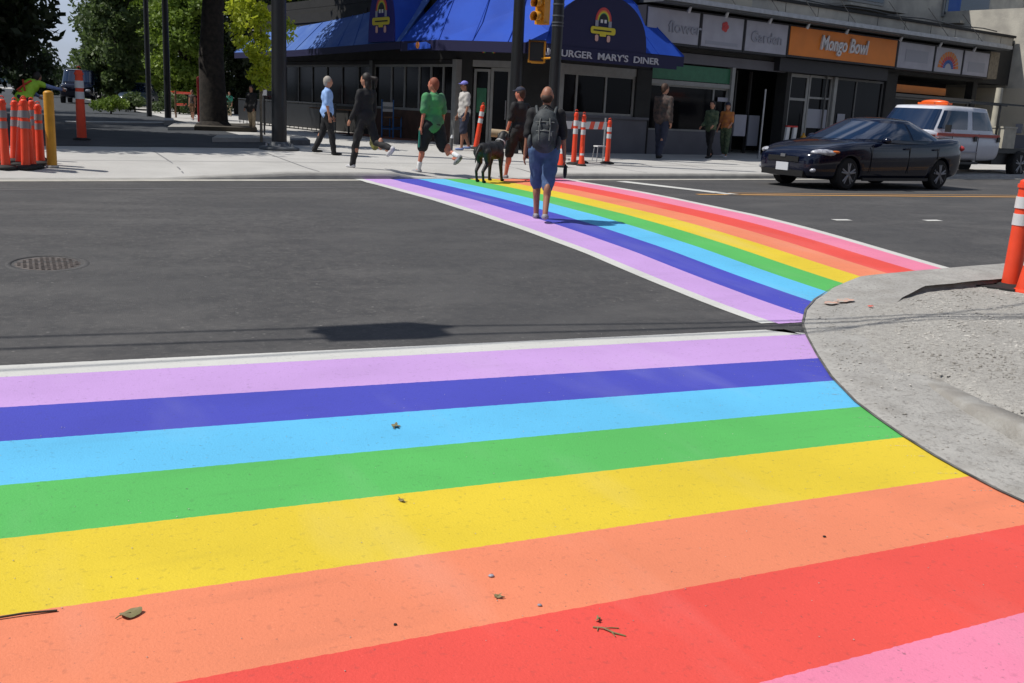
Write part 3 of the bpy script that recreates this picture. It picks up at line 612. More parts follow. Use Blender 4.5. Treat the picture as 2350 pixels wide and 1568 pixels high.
# ================================================================== corner diner
gb = .40
diner = thing('diner', 'corner diner with blue awnings, dark windows and grey base wall', 'restaurant', C0)
def W(fr, s0, s1, o0, o1, z0, z1, name, m, parent): return MB().wbox(fr, s0, s1, o0, o1, z0, z1).build(name, m, parent)
LL = 13.2                                       # length of the side front
Hd = 4.45
b = MB()                                        # inner mass behind the shop windows
pA, pB, pC = FL.P(LL, 0, 0), L0.copy(), C0.copy(); pD = FR.P(3.3, 0, 0); inn = -Nn*7
def off(fr, s, o): return fr.P(s, o, 0)
poly = [off(FL, LL, -1.4), off(FL, .7, -1.4), off(FR, .2, -1.4), off(FR, 3.3, -1.4), off(FR, 3.3, -14), off(FL, LL, -7)]
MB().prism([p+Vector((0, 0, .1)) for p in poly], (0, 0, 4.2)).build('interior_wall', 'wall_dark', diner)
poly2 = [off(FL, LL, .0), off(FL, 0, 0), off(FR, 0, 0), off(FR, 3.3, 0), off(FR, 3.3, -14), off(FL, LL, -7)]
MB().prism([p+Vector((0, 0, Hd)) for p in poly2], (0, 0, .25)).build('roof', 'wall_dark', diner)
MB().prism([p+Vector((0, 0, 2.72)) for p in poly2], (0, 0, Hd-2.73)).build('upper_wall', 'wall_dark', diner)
# right front (street side): base, corner piers, three-pane window
W(FR, .0, 3.28, -.25, 0, .1, 1.36, 'base_wall', 'wall_grey', diner)
W(FR, .0, 3.28, -.26, .05, 1.36, 1.43, 'sill', 'wall_grey', diner)
W(FR, -.12, .10, -.3, .06, .1, 2.72, 'pier', 'frame', diner)
W(FR, 2.72, 3.28, -.3, .04, 1.43, 2.72, 'pier', 'wall_dark', diner)
W(FR, .10, 2.72, -.16, .0, 2.52, 2.715, 'window_head', 'frame', diner)
def window(fr, s0, s1, z0, z1, bars, parent, o=-.06, fw=.07, m='frame', transom=None, bw=.06):
    f = MB().wbox(fr, s0, s0+fw, o-.04, o+.03, z0, z1).wbox(fr, s1-fw, s1, o-.04, o+.03, z0, z1).wbox(fr, s0+fw, s1-fw, o-.04, o+.03, z1-fw, z1).wbox(fr, s0+fw, s1-fw, o-.04, o+.03, z0, z0+fw)
    for q in bars: f.wbox(fr, q-bw/2, q+bw/2, o-.035, o+.025, z0+fw, z1-fw)
    if transom: f.wbox(fr, s0+fw, s1-fw, o-.033, o+.02, transom-.03, transom+.03)
    f = f.build('window', m, parent)
    MB().wbox(fr, s0+fw*.5, s1-fw*.5, o-.02, o-.008, z0+fw*.5, z1-fw*.5).build('pane', 'glass', f)
    return f
window(FR, .10, 2.72, 1.43, 2.52, [FR.px(1325, 210)[0], FR.px(1392, 215)[0]], diner)
# chamfer with the door
LC = (C0-L0).length
W(FC, 0, .5, -.25, 0, .1, 2.72, 'pier', 'wall_dark', diner)
W(FC, LC-1.35, LC-.12, -.25, -.02, .1, 2.72, 'pier', 'wall_dark', diner)
W(FC, .5, LC-1.35, -.25, 0, 2.55, 2.72, 'door_head', 'frame', diner)
window(FC, .52, 1.0, .45, 2.5, [], diner, o=-.1)
dr = MB().wbox(FC, 1.02, 1.10, -.14, -.06, .42, 2.54).wbox(FC, 1.52, 1.62, -.14, -.06, .42, 2.54).wbox(FC, 1.10, 1.52, -.14, -.06, 2.45, 2.54).wbox(FC, 1.10, 1.52, -.14, -.06, .42, .62).build('door', 'frame', diner)
MB().wbox(FC, 1.08, 1.54, -.11, -.09, .6, 2.47).build('pane', 'glass', dr); MB().tube([FC.P(1.5, -.02, 1.2), FC.P(1.5, -.02, 1.7)], .015, 8).build('handle', 'metal', dr)
MB().wbox(FC, .62, .9, -.085, -.075, 1.35, 2.0).build('poster', 'green_sign', diner)
for s_, px in ((0.0, 0),):
    pass
# side front: glazed with many mullions
W(FL, .0, 4.64, -.2, 0, .1, 1.3, 'base_wall', 'wood_dark', diner); W(FL, 4.66, LL, -.2, 0, .1, 1.3, 'base_wall', 'wall_dark', diner)
W(FL, .02, LL, -.3, .02, 2.6, 2.71, 'window_head', 'wall_dark', diner)
ms = [FL.px(x, 220)[0] for x in (1013, 985, 958, 925, 895)]
window(FL, .05, 4.6, 1.3, 2.6, [m_ for m_ in ms if .2 < m_ < 4.5], diner, m='frame', bw=.07)
window(FL, 4.7, LL-.1, 1.3, 2.6, [5.6+1.1*k for k in range(7)], diner, m='dframe', bw=.06)
W(FL, -.15, .05, -.3, .08, .1, 2.72, 'pier', 'frame', diner)
W(FL, 4.55, 4.75, -.3, .05, .1, 2.72, 'pier', 'dframe', diner)
MB().prism([FL.P(.6, .02, gb+.045), FL.P(5.5, .02, gb+.05), FL.P(5.5, 1.1, gb+.05), FL.P(1.2, 1.1, gb+.045)], (0, 0, .045)).build('patio_edge', 'brick', diner)
# patio rail along the side front
f = MB()
for k in range(24): f.cone(FL.P(4.8+k*.33, 1.15, .45), FL.P(4.8+k*.33, 1.15, 1.35), .012, .012, 6)
f.tube([FL.P(4.8, 1.15, 1.35), FL.P(12.5, 1.15, 1.35)], .02, 6).wbox(FL, 4.8, 12.5, 1.14, 1.16, .6, 1.3)
o = f.build('patio_rail', 'black_pole'); tag(o, 'black patio rail panel along the side of the diner', 'railing')
# awnings: sloping sheets with valance
def awn(name, pts_e, pts_t, m, val, parent, zv=.0):
    b = MB(); n = len(pts_e)
    b.add(pts_e+pts_t, [(i, i+1, n+i+1, n+i) for i in range(n-1)])
    a = b.build(name, m, parent, mods=[('SOLIDIFY', dict(thickness=.02, offset=-1))])
    if val:
        v = MB().add([p for p in pts_e]+[p-Vector((0, 0, val)) for p in pts_e], [(i, i+1, n+i+1, n+i) for i in range(n-1)])
        v.build('valance', 'navy', a, mods=[('SOLIDIFY', dict(thickness=.012, offset=0))])
    for i in range(n-1):
        e0, e1, t0, t1 = map(Vector, (pts_e[i], pts_e[i+1], pts_t[i], pts_t[i+1])); L = (e1-e0).length; q = max(1, int(L/.85))
        for j in range(q+1):
            if j == q and i < n-2: continue
            f = j/q; up_ = Vector((0, 0, .012)); MB().tube([e0.lerp(e1, f)+up_, t0.lerp(t1, f)+up_], .014, 6).build('seam', m, a)
    return a
aw = thing('awning', 'tall bright blue awning wrapping the diner corner above the door', 'awning', C0, 'blue diner awnings')
eL = FL.P(1.25, 1.0, 3.14)
cn = FL.P(-.67, 1.0, 3.14); eR0 = FR.P(-1.35, 1.0, 3.10); eR1 = FR.P(3.49, 1.0, 3.09)
tL = FL.P(.55, .02, 4.5); tc_ = FL.P(.02, .02, 4.5)+Vector((.0, 0, 0)); tR0 = FR.P(.0, .02, 4.5); tR1 = FR.P(2.30, .02, 4.5)
awn('canopy', [eL, cn, eR0, eR1], [tL, tc_, tR0, tR1], 'aw_blue', .26, aw)
MB().prism([eL, tL, FL.P(.55, .0, 3.14)], (FL.x)*-.02).prism([eR1, tR1, FR.P(2.3, .0, 3.09)], Dd*-.02).build('end_panel', 'aw_blue', aw)
aw2 = thing('awning', 'long faded blue awning low over the side of the diner', 'awning', FL.P(5, 0, 0).xy.to_3d(), 'blue diner awnings')
awn('canopy', [FL.P(LL, 1.0, 2.98), FL.P(8, 1.0, 3.0), FL.P(4, 1.0, 3.08), FL.P(1.27, 1.0, 3.14)], [FL.P(LL, .02, 3.72), FL.P(8, .02, 3.95), FL.P(5.2, .02, 4.12), FL.P(1.3, .02, 4.4)], 'aw_blue_old', .2, aw2)
MB().wbox(FL, 5.0, LL, -.3, .03, 3.98, 4.28).build('fascia', 'wall_dark', aw2)
# arched awning fronts (half drum vaults) with the emblem
def arch(fr, s0, s1, oe, z0, zt, m_face, m_body, label, par, logo=True, sx=1.0):
    t = thing('arched_awning', label, 'awning', fr.P((s0+s1)/2, oe, z0), 'arched awning fronts'); sc = (s0+s1)/2; r = (s1-s0)/2; h = zt-z0; n = 26
    ring = [(sc-r*math.cos(math.pi*i/n), z0+h*max(0, math.sin(math.pi*i/n))**.82) for i in range(n+1)]
    face = [fr.P(a, oe, z) for a, z in ring]
    MB().prism(face, fr.n*-.03).build('face', m_face, t)
    V = [fr.P(a, oe-.03, z) for a, z in ring]+[fr.P(a, .05, z+.02) for a, z in ring]
    MB().add(V, [(i, i+1, n+2+i, n+1+i) for i in range(n)], True).build('vault', m_body, t)
    cz = z0+h*.52
    def q(a, z): return fr.P(sc+a*sx, oe+.004, cz+z)
    k = h/1.5
    def arc(r0, r1, m, zo, nm, wz=1.25):
        nn = 16; A = [q(-r1*k*math.cos(math.pi*i/nn), (zo+r1*wz*math.sin(math.pi*i/nn))*k) for i in range(nn+1)]; B = [q(-r0*k*math.cos(math.pi*i/nn), (zo+r0*wz*math.sin(math.pi*i/nn))*k) for i in range(nn+1)]
        b = MB()
        for i in range(nn): b.prism([A[i], A[i+1], B[i+1], B[i]], fr.n*.006)
        b.build(nm, m, t)
    arc(.245, .30, 'logo_red', -.02, 'rainbow_band'); arc(.215, .245, 'logo_orange', -.02, 'rainbow_band'); arc(.185, .215, 'logo_yellow', -.02, 'rainbow_band'); arc(.165, .185, 'logo_green', -.02, 'rainbow_band'); arc(0, .165, 'logo_black', -.02, 'rainbow_centre')
    def rect(a0, a1, z0_, z1_, m, nm, lift=.008, rd=0):
        P = []
        if rd:
            for cx_, cz_, st_ in ((a1-rd, z1_-rd, 0), (a0+rd, z1_-rd, 90), (a0+rd, z0_+rd, 180), (a1-rd, z0_+rd, 270)):
                for j in range(5): an = math.radians(st_+j*22.5); P.append((cx_+rd*math.cos(an), cz_+rd*math.sin(an)))
        else: P = [(a0, z0_), (a1, z0_), (a1, z1_), (a0, z1_)]
        MB().prism([q(a*k, z*k)+fr.n*lift for a, z in P], fr.n*.006).build(nm, m, t)
    rect(-.30, -.19, -.16, 0, 'sign_grey', 'cloud'); rect(.19, .30, -.16, 0, 'sign_grey', 'cloud'); rect(-.11, -.03, -.06, .03, 'logo_white', 'dot'); rect(.03, .11, -.06, .03, 'logo_white', 'dot')
    rect(-.46, .46, -.36, -.17, 'logo_yellow', 'name_band', .012, .07); rect(-.12, .12, -.42, -.35, 'logo_yellow', 'name_band', .010, .03)
    rect(-.28, -.16, -.56, -.38, 'logo_pink', 'foot_mark', .008, .05); rect(.16, .28, -.56, -.38, 'logo_pink', 'foot_mark', .008, .05)
    rect(-.36, .30, -.285, -.25, 'logo_black', 'band_writing', .019)
    return t
a0, _z = FR.px(1279, 110, 1.03); a1, _z = FR.px(1482, 128, 1.03)
arch(FR, a0-.12, a1, 1.03, 3.06, 4.42, 'navy', 'aw_blue', 'dark arched awning front with rainbow emblem above the diner name', diner)
b0, _z = FL.px(905, 95, 1.04); b1, _z = FL.px(845, 97, 1.04)
arch(FL, b0, b1, 1.04, 3.15, 4.75, 'navy_lit', 'aw_blue', 'blue arched awning front with rainbow emblem on the side of the diner', diner, sx=1.0)
# name board under the arch
nb_ = thing('diner_sign', 'dark navy name board lettered in pale capitals under the arched awning', 'sign', FR.P(1, 1, 2.8))
s0, z0 = FR.px(1262, 139, 1.05); s1, z1 = FR.px(1552, 158, 1.05)
W(FR, s0-.1, s1, 1.02, 1.06, 2.74, 3.06, 'board', 'navy', nb_)
la, _ = FR.px(1222, 130, 1.06); lb, _ = FR.px(1511, 150, 1.06)
text("HAMBURGER  MARY'S  DINER", .23, FR.P(la, 1.062, 2.82), FR.x, (0, 0, 1), FR.n, 'letters', nb_, width=lb-la)
fs = thing('shop_sign', 'small bright blue plate with an orange spot under the corner awning', 'sign', FL.P(.5, 1.05, 3))
sa, za = FL.px(988, 104, 1.04); sb, zb_ = FL.px(936, 112, 1.04)
MB().prism([FL.P(sa, 1.03, 2.93), FL.P(sb, 1.03, 2.90), FL.P(sb, 1.03, 3.07), FL.P(sa+.25, 1.03, 3.10), FL.P(sa, 1.03, 3.02)], FL.n*.02).build('plate', 'aw_blue', fs)
MB().cone(FL.P((sa+sb)/2+.05, 1.05, 3.02), FL.P((sa+sb)/2+.05, 1.06, 3.02), .09, .09, 18).build('spot', 'logo_orange', fs)
text('Patio', .13, FL.P((sa+sb)/2-.1, 1.055, 2.98), -FL.x, (0, 0, 1), FL.n, 'letters', fs, width=.4) if False else None
# little rainbow over the door
rbw = thing('rainbow_plaque', 'small rainbow arc plaque above the diner door', 'sign', FC.P(1.2, .1, 2.85))
cr = None
def FCpx(px, py, o): return FC.px(px, py, o)
cs, cz = FCpx(1122, 122, .9)
for (r0, r1, m) in ((.15, .18, 'logo_red'), (.12, .15, 'logo_yellow'), (.09, .12, 'logo_green')):
    b = MB(); nn = 14
    for i in range(nn):
        a, c = math.pi*i/nn, math.pi*(i+1)/nn
        b.prism([FC.P(cs+r_*math.cos(x_), .9, cz+r_*math.sin(x_)) for r_, x_ in ((r0, a), (r1, a), (r1, c), (r0, c))], FC.n*.01)
    b.build('colour_arc', m, rbw)
# blue patio chair by the side front, dark tables
def chair(base, rz, lab):
    t = thing('patio_chair', lab, 'chair', base, rz=rz, local=True)
    MB().box((0, 0, .58), (.42, .42, .04)).build('seat', 'wood', t)
    MB().box((0, .2, .95), (.36, .02, .12)).box((0, .2, .78), (.36, .02, .08)).build('backrest', 'c_white', t)
    for sx in (-1, 1):
        MB().cone((sx*.2, .2, 0), (sx*.2, .22, 1.08), .022, .018, 8).build('leg', 'blue_wood', t)
        MB().cone((sx*.2, -.2, 0), (sx*.2, -.2, .6), .022, .02, 8).build('leg', 'blue_wood', t)
    MB().box((0, -.2, .25), (.4, .02, .03)).box((0, .2, .25), (.4, .02, .03)).box((-.2, 0, .3), (.02, .4, .03)).box((.2, 0, .3), (.02, .4, .03)).build('stretcher', 'blue_wood', t)
chair(G(898, 316), 2.2, 'tall blue framed chair outside the side windows of the diner')
for i, (px, py) in enumerate(((800, 312), (735, 305), (950, 316))):
    p = G(px, py); t = thing('patio_table', ['dark round patio table behind the woman in black', 'dark round patio table right of the lamp pole', 'dark round patio table beside the blue chair'][i], 'table', p, 'patio tables along the diner')
    MB().cone(p+Vector((0, 0, .72)), p+Vector((0, 0, .75)), .35, .35, 24).build('table_top', 'wood', t); MB().cone(p, p+Vector((0, 0, .72)), .03, .03, 10).build('pedestal', 'black_pole', t); MB().cone(p, p+Vector((0, 0, .03)), .22, .05, 16).build('foot', 'black_pole', t)
for i, (px, py) in enumerate(((716, 135), (1040, 134), (1063, 126))): 
    pass
# ================================================================== row of shops
S_ = {}
def fs_(px, py, o=0): return FR.px(px, py, o)[0]
sA0, sA1 = 3.3, fs_(1807, 120, .5); sB1 = fs_(2058, 130, .5); sEnd = 22.6
shop = thing('shop_row', 'row of small shops in shade under long sign boxes', 'shop building', FR.P(8, 0, 0))
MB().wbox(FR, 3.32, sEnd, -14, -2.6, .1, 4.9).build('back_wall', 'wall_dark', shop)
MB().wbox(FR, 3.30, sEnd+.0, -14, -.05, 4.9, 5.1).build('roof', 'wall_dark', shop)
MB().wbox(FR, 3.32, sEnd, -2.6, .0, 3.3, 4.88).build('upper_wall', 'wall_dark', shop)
MB().wbox(FR, 3.31, sEnd, -2.59, .1, .2, .405).build('shop_floor', 'grey_pl', shop)
def rail(nm, s0, s1, o0, o1, z0, z1, m): return W(FR, s0, s1, o0, o1, z0, z1, nm, m, shop)
# shop A : flower shop with a tall window, white pillar, recess
a_p = fs_(1676, 200); a_l = fs_(1493, 180)
rail('beam', a_l-.15, a_p+.05, -.1, .02, 2.38, 2.50, 'frame')
tzA = 2.52
rail('transom_panel', a_l, a_p, -.06, -.02, 2.52, 2.95, 'green_sign')
rail('fascia_band', a_l, fs_(1803, 150), -.12, .03, 3.0, 3.28, 'wall_grey')
rail('pillar', a_p-.03, a_p+.11, -.15, .06, .4, 3.0, 'frame')
rail('pier', 3.30, a_l, -.4, .03, .4, 3.28, 'wall_dark')
window(FR, a_l, a_p-.03, 1.1, 2.38, [fs_(1640, 230)], shop, o=-.08, fw=.05)
rail('base_wall', a_l, a_p-.03, -.2, .0, .4, 1.1, 'wall_grey')
text('Thai House', .36, FR.P(a_l+.55, .0, 2.56), FR.x, (0, 0, 1), FR.n, 'green_sign', shop, width=2.3) if False else None
tx = text('Basil House', .33, FR.P(a_l+.9, -.018, 2.58), FR.x, (0, 0, 1), FR.n, 'aw_blue_old', shop, width=2.4) if False else None
MB().wbox(FR, a_l+.6, a_p-.9, -.5, -.46, 1.75, 1.95).build('window_banner', 'red_pl', shop)
MB().wbox(FR, a_l+.6, a_p-.2, -.5, -.46, 1.15, 1.72).build('window_display', 'sign_white', shop)
MB().wbox(FR, fs_(1648, 238), fs_(1672, 238), -.04, -.02, 2.0, 2.12).build('price_board', 'sign_white', shop)
# recess with doors
a_e = fs_(1803, 200)
W(FR, a_p+.12, a_e, -2.5, -2.3, .4, 3.0, 'recess_wall', 'wall_dark', shop)
for q in (1700, 1741, 1775): s = fs_(q, 250); rail('post', s, s+.05, -1.1, -1.0, .4, 3.0, 'dframe')
MB().wbox(FR, fs_(1722, 280)-.2, fs_(1722, 280)+.35, -.5, -.46, 1.0, 1.65).build('poster', 'sign_white', shop)
MB().wbox(FR, fs_(1772, 280)-.2, fs_(1772, 280)+.3, -.8, -.76, .7, 1.65).build('poster', 'sign_grey', shop)
# shop B : orange sign, door with transom, big window with posters
d0, d1, d2 = fs_(1812, 200), fs_(1858, 200), fs_(1874, 200)
rail('pier', a_e, d0-.0, -.4, .03, .4, 3.3, 'wall_dark')
dB = MB().wbox(FR, d0+.02, d0+.12, -.12, -.04, .42, 3.0).wbox(FR, d1-.1, d1, -.12, -.04, .42, 3.0).wbox(FR, d0+.12, d1-.1, -.12, -.04, 2.9, 3.0).wbox(FR, d0+.12, d1-.1, -.12, -.04, 2.18, 2.26).wbox(FR, d0+.12, d1-.1, -.12, -.04, .42, .6).build('door', 'frame', shop)
MB().wbox(FR, d0+.1, d1-.08, -.09, -.07, .5, 2.95).build('pane', 'glass', dB); MB().tube([FR.P(d1-.16, .0, 1.3), FR.P(d1-.16, .0, 1.8)], .015, 6).build('handle', 'metal', dB)
window(FR, d1+.02, d1+1.2, .9, 3.0, [], shop, transom=2.3)
W(FR, d1+.1, d1+1.1, -.05, -.04, 1.35, 1.95, 'poster', 'sign_grey', shop)
rail('pillar', d1+1.22, d1+1.38, -.15, .05, .4, 3.0, 'frame')
s2 = fs_(2035, 250)
window(FR, d1+1.4, s2-.3, .8, 3.0, [fs_(1968, 200)], shop, m='dframe')
W(FR, fs_(1925, 260), fs_(1938, 260)+.1, -.05, -.04, 1.3, 1.85, 'poster', 'sign_grey', shop)
rail('base_wall', d1+1.4, s2-.3, -.2, .0, .4, .8, 'wall_dark'); rail('base_wall', d1, d1+1.2, -.2, .0, .4, .9, 'wall_dark')
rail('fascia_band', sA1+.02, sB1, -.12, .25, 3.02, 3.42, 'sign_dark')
rail('pier', s2-.28, s2+.35, -.5, .05, .4, 3.3, 'wall_dark')
# shop C
window(FR, s2+.38, sEnd-2.6, .8, 2.55, [s2+2.2, s2+4.0], shop, m='dframe')
rail('beam', s2+.36, sEnd-2.4, -.12, .05, 2.56, 2.66, 'dframe')
rail('base_wall', s2+.38, sEnd-2.6, -.2, .0, .4, .8, 'wall_dark')
W(FR, s2+.5, s2+3.9, -.3, -.2, 2.72, 2.98, 'menu_strip', 'sign_orange', shop)
rail('pier', sEnd-2.5, sEnd-2.2, -.3, .0, .4, 3.3, 'wall_dark')
# sign boxes
def signbox(s0, s1, z0, z1, m, lab, o=.5, cat='sign'):
    t = thing('shop_sign', lab, cat, FR.P(s0, o, z0))
    MB().wbox(FR, s0, s1, .0, o-.02, z0, z1).build('box', 'sign_dark', t)
    MB().wbox(FR, s0+.06, s1-.06, o-.02, o, z0+.06, z1-.05).build('panel', m, t)
    return t
xa, xb = fs_(1608, 60, .5), fs_(1708, 80, .5)
t1 = signbox(2.45, xa, 3.42, 4.38, 'sign_white', 'grey white shop sign panel nearest the blue awning')
t2 = signbox(xa+.02, xb, 3.42, 4.38, 'sign_white', 'grey white shop sign panel with a dark red flower mark')
t3 = signbox(xb+.02, sA1-.02, 3.42, 4.38, 'sign_white', 'grey white shop sign panel left of the orange sign')
fc = FR.P(fs_(1664, 62, .5), .505, FR.px(1664, 62, .5)[1])
b = MB()
for k in range(5):
    a = k*2*math.pi/5; c = fc+FR.x*.08*math.cos(a)+Vector((0, 0, .08*math.sin(a))); b.cone(c, c+FR.n*.008, .07, .07, 10)
b.build('flower_mark', 'logo_red', t2)
text('FLORIST  DESIGN', .14, FR.P(xa+.35, .502, 3.53), FR.x, (0, 0, 1), FR.n, 'sign_dark', t2, width=1.5) if False else MB().wbox(FR, xa+.25, xb-.25, .501, .506, 3.54, 3.64).build('writing_band', 'sign_grey', t2)
text('flower', .42, FR.P(3.3, .502, 3.75), FR.x, (0, 0, 1), FR.n, 'sign_grey', t1, width=1.3); text('Garden', .42, FR.P(xb+.3, .502, 3.75), FR.x, (0, 0, 1), FR.n, 'sign_grey', t3, width=1.4)
t4 = signbox(sA1, sB1, 3.44, 4.38, 'sign_orange', 'wide orange shop sign with white script lettering')
ta = fs_(1884, 90, .51); tb = fs_(1992, 100, .51)
_o = text('Mongo Bowl', .62, FR.P(ta, .504, 3.76), FR.x, (0, 0, 1), FR.n, 'logo_white', t4, width=tb-ta, shear=.15, depth=.03)
y1_, y2_ = fs_(2145, 130, .5), fs_(2210, 140, .5)
t5 = signbox(sB1+.02, y1_, 3.42, 4.36, 'sign_white', 'grey white sign panel right of the orange sign')
t6 = signbox(y1_+.02, y2_, 3.42, 4.36, 'sign_white', 'sign panel with an orange and red sunrise fan')
t7 = signbox(y2_+.02, 20.1, 3.42, 4.36, 'sign_white', 'last grey sign panel at the right end of the row')
c = FR.P((y1_+y2_)/2, .503, 3.62)
for (r0, r1, m) in ((.42, .58, 'logo_orange'), (.3, .42, 'logo_red'), (.18, .3, 'aw_blue_old')):
    b = MB()
    for i in range(12):
        a, e_ = math.pi*i/12+.03, math.pi*(i+1)/12-.03
        b.prism([c+FR.x*r_*1.15*math.cos(x_)+Vector((0, 0, r_*math.sin(x_))) for r_, x_ in ((r0, a), (r1, a), (r1, e_), (r0, e_))], FR.n*.006)
    b.build('fan_ray', m, t6)
MB().wbox(FR, sB1+.5, y1_-.4, .501, .507, 3.7, 4.1).build('picture', 'sign_grey', t5); MB().wbox(FR, y2_+.4, 19.8, .501, .507, 3.6, 3.95).build('picture', 'sign_grey', t7)
# canopy edge above signs with lamps and stays
cn_ = thing('canopy', 'long thin metal canopy edge with small lamps above the shop signs', 'canopy', FR.P(8, .5, 4.4))
MB().wbox(FR, 2.6, 20.6, .0, .95, 4.46, 4.56).build('canopy_deck', 'pole_base', cn_)
MB().wbox(FR, 2.6, 20.6, .96, 1.02, 4.50, 4.62).build('canopy_edge', 'galv', cn_)
MB().wbox(FR, 2.6, 11.0, .3, .9, 4.562, 4.60).wbox(FR, 17.0, 20.4, .1, .9, 4.562, 4.66).build('sunlit_sheet', 'galv', cn_)  # pale sheets put where sunlight falls on the canopy top
for k, x in enumerate([1570, 1656, 1757, 1845, 1936, 2062, 2155, 2235]):
    s = fs_(x, 60, .6)
    MB().cone(FR.P(s, .8, 4.44), FR.P(s, .72, 4.30), .035, .06, 10).build('lamp', 'galv', cn_)
    MB().tube([FR.P(s+.1, .98, 4.6), FR.P(s+.1, .05, 5.6)], .012, 5).build('stay_rod', 'black_pole', cn_)
MB().wbox(FR, 20.1, 20.75, .0, .5, 3.44, 4.4).build('end_box', 'bark_pale', cn_)
# upper building of rough stucco set back above the shops
up = thing('apartment_building', 'rough grey stucco apartment building above and behind the shops', 'building', FR.P(15, -3, 5))
MB().wbox(FR, 6.8, 60, -16, -3.2, 4.9, 10).build('wall', 'stucco', up)
MB().wbox(FR, 3.3, 6.78, -16, -2.0, 5.11, 7.2).build('wall', 'stucco_beige', up)
MB().wbox(FR, 2.3, 7.15, .0, .04, 4.64, 7.2).build('facade', 'stucco_beige', up)
MB().wbox(FR, 7.16, 22.4, .0, .03, 4.64, 5.06).build('facade', 'stucco', up)
MB().wbox(FR, 7.1, 22.5, -.05, .10, 5.065, 5.15).build('parapet_cap', 'wall_dark', up)
for k in range(9): MB().wbox(FR, 8.7+k*1.6, 8.72+k*1.6, .03, .035, 4.66, 5.05).build('panel_joint', 'wall_dark', up)
for (s0, s1) in ((9.5, 12), (15.2, 18.4), (22.5, 26), (29, 33)):
    f = MB().wbox(FR, s0, s1, -3.2, -3.12, 6.0, 7.6).build('window', 'frame', up); MB().wbox(FR, s0+.1, s1-.1, -3.12, -3.10, 6.1, 7.5).build('pane', 'carglass', f)
    MB().wbox(FR, s0+.3, s0+1.2, -3.13, -3.095, 6.1, 7.5).build('curtain', 'aw_blue_old', f)
    MB().wbox(FR, s0-.2, s1+.2, -3.2, -2.2, 5.7, 5.8).build('balcony', 'stucco', up)
MB().tube([FR.P(8+k, .1, 5.2+.03*math.sin(k*1.7)) for k in range(0, 14)], .02, 5).build('cable', 'black_pole', up)
# right end: rough wall and pale lower wall in sun
sw = thing('end_wall', 'pale beige ground floor wall with grey stucco above at the right photo edge', 'building', FR.P(25, 0, 0))
MB().wbox(FR, 22.62, 60, -8, 4.3, .2, 3.2).build('lower_wall', 'stucco_beige', sw)
MB().wbox(FR, 22.66, 60, -8, 4.25, 3.2, 6.2).build('upper_wall', 'stucco', sw)
MB().wbox(FR, 22.56, 22.62, 2.6, 3.6, .5, 2.6).build('door', 'sign_white', sw)
for k in range(3): MB().wbox(FR, 22.55, 22.62, .6+k*.4, .85+k*.4, 1.5, 1.85).build('meter_box', 'sign_grey', sw)
MB().tube([FR.P(22.56, 2.1, .5), FR.P(22.56, 2.1, 3.2)], .05, 8).build('drain_pipe', 'sign_white', sw)
# things in front of the shops
pg = G(1806, 361); t_ = thing('sign_stand', 'white double panel sidewalk stand in front of the shop doorway', 'sign stand', pg)
for dx in (-.12, .17): MB().box(pg+Vector((dx, 0, .47)), (.13, .08, .92), Matrix.Rotation(.06, 3, 'Y')).build('panel', 'white', t_)
MB().box(pg+Vector((.05, 0, .95)), (.42, .1, .05)).build('top_bar', 'red_pl', t_)
hy = G(1838, 364); t_ = thing('fire_hydrant', 'yellow topped fire hydrant behind the bonnet of the dark car', 'hydrant', hy)
MB().lathe(hy, [(0, 0), (.16, 0), (.16, .05), (.10, .07), (.10, .5), (.13, .52), (.13, .56), (.09, .66), (.04, .72), (.03, .78), (0, .78)], 18).build('barrel', 'yellow_post', t_)
MB().cone(hy+Vector((-.17, 0, .42)), hy+Vector((.17, 0, .42)), .05, .05, 12).build('nozzle', 'logo_red', t_)
# building bits behind the diner, distant building and house
ob = MB(); p = at(677, 60, 62)
o = MB().box((p.x+1.2, p.y+2, 6.5), (.8, 3, 13)).box((p.x-.6, p.y+3, 6), (2.6, 3, 12)).build('concrete_tower', 'house'); tag(o, 'pale concrete building edge behind the lamp pole', 'building')
p = at(172, 178, 120); t_ = thing('far_house', 'far house with pale ridge and dark blue roof at the end of the side street', 'house', (p.x, p.y, 0))
MB().box((p.x, p.y, 1.0), (5, 5, 2.2)).build('wall', 'house', t_); MB().prism([(p.x-2.8, p.y-2.7, 2.1), (p.x+2.8, p.y-2.7, 2.1), (p.x+1.4, p.y-.1, 3.1), (p.x-1.4, p.y-.1, 3.1)], (0, 5, .0)).build('roof', 'roof_dark', t_)
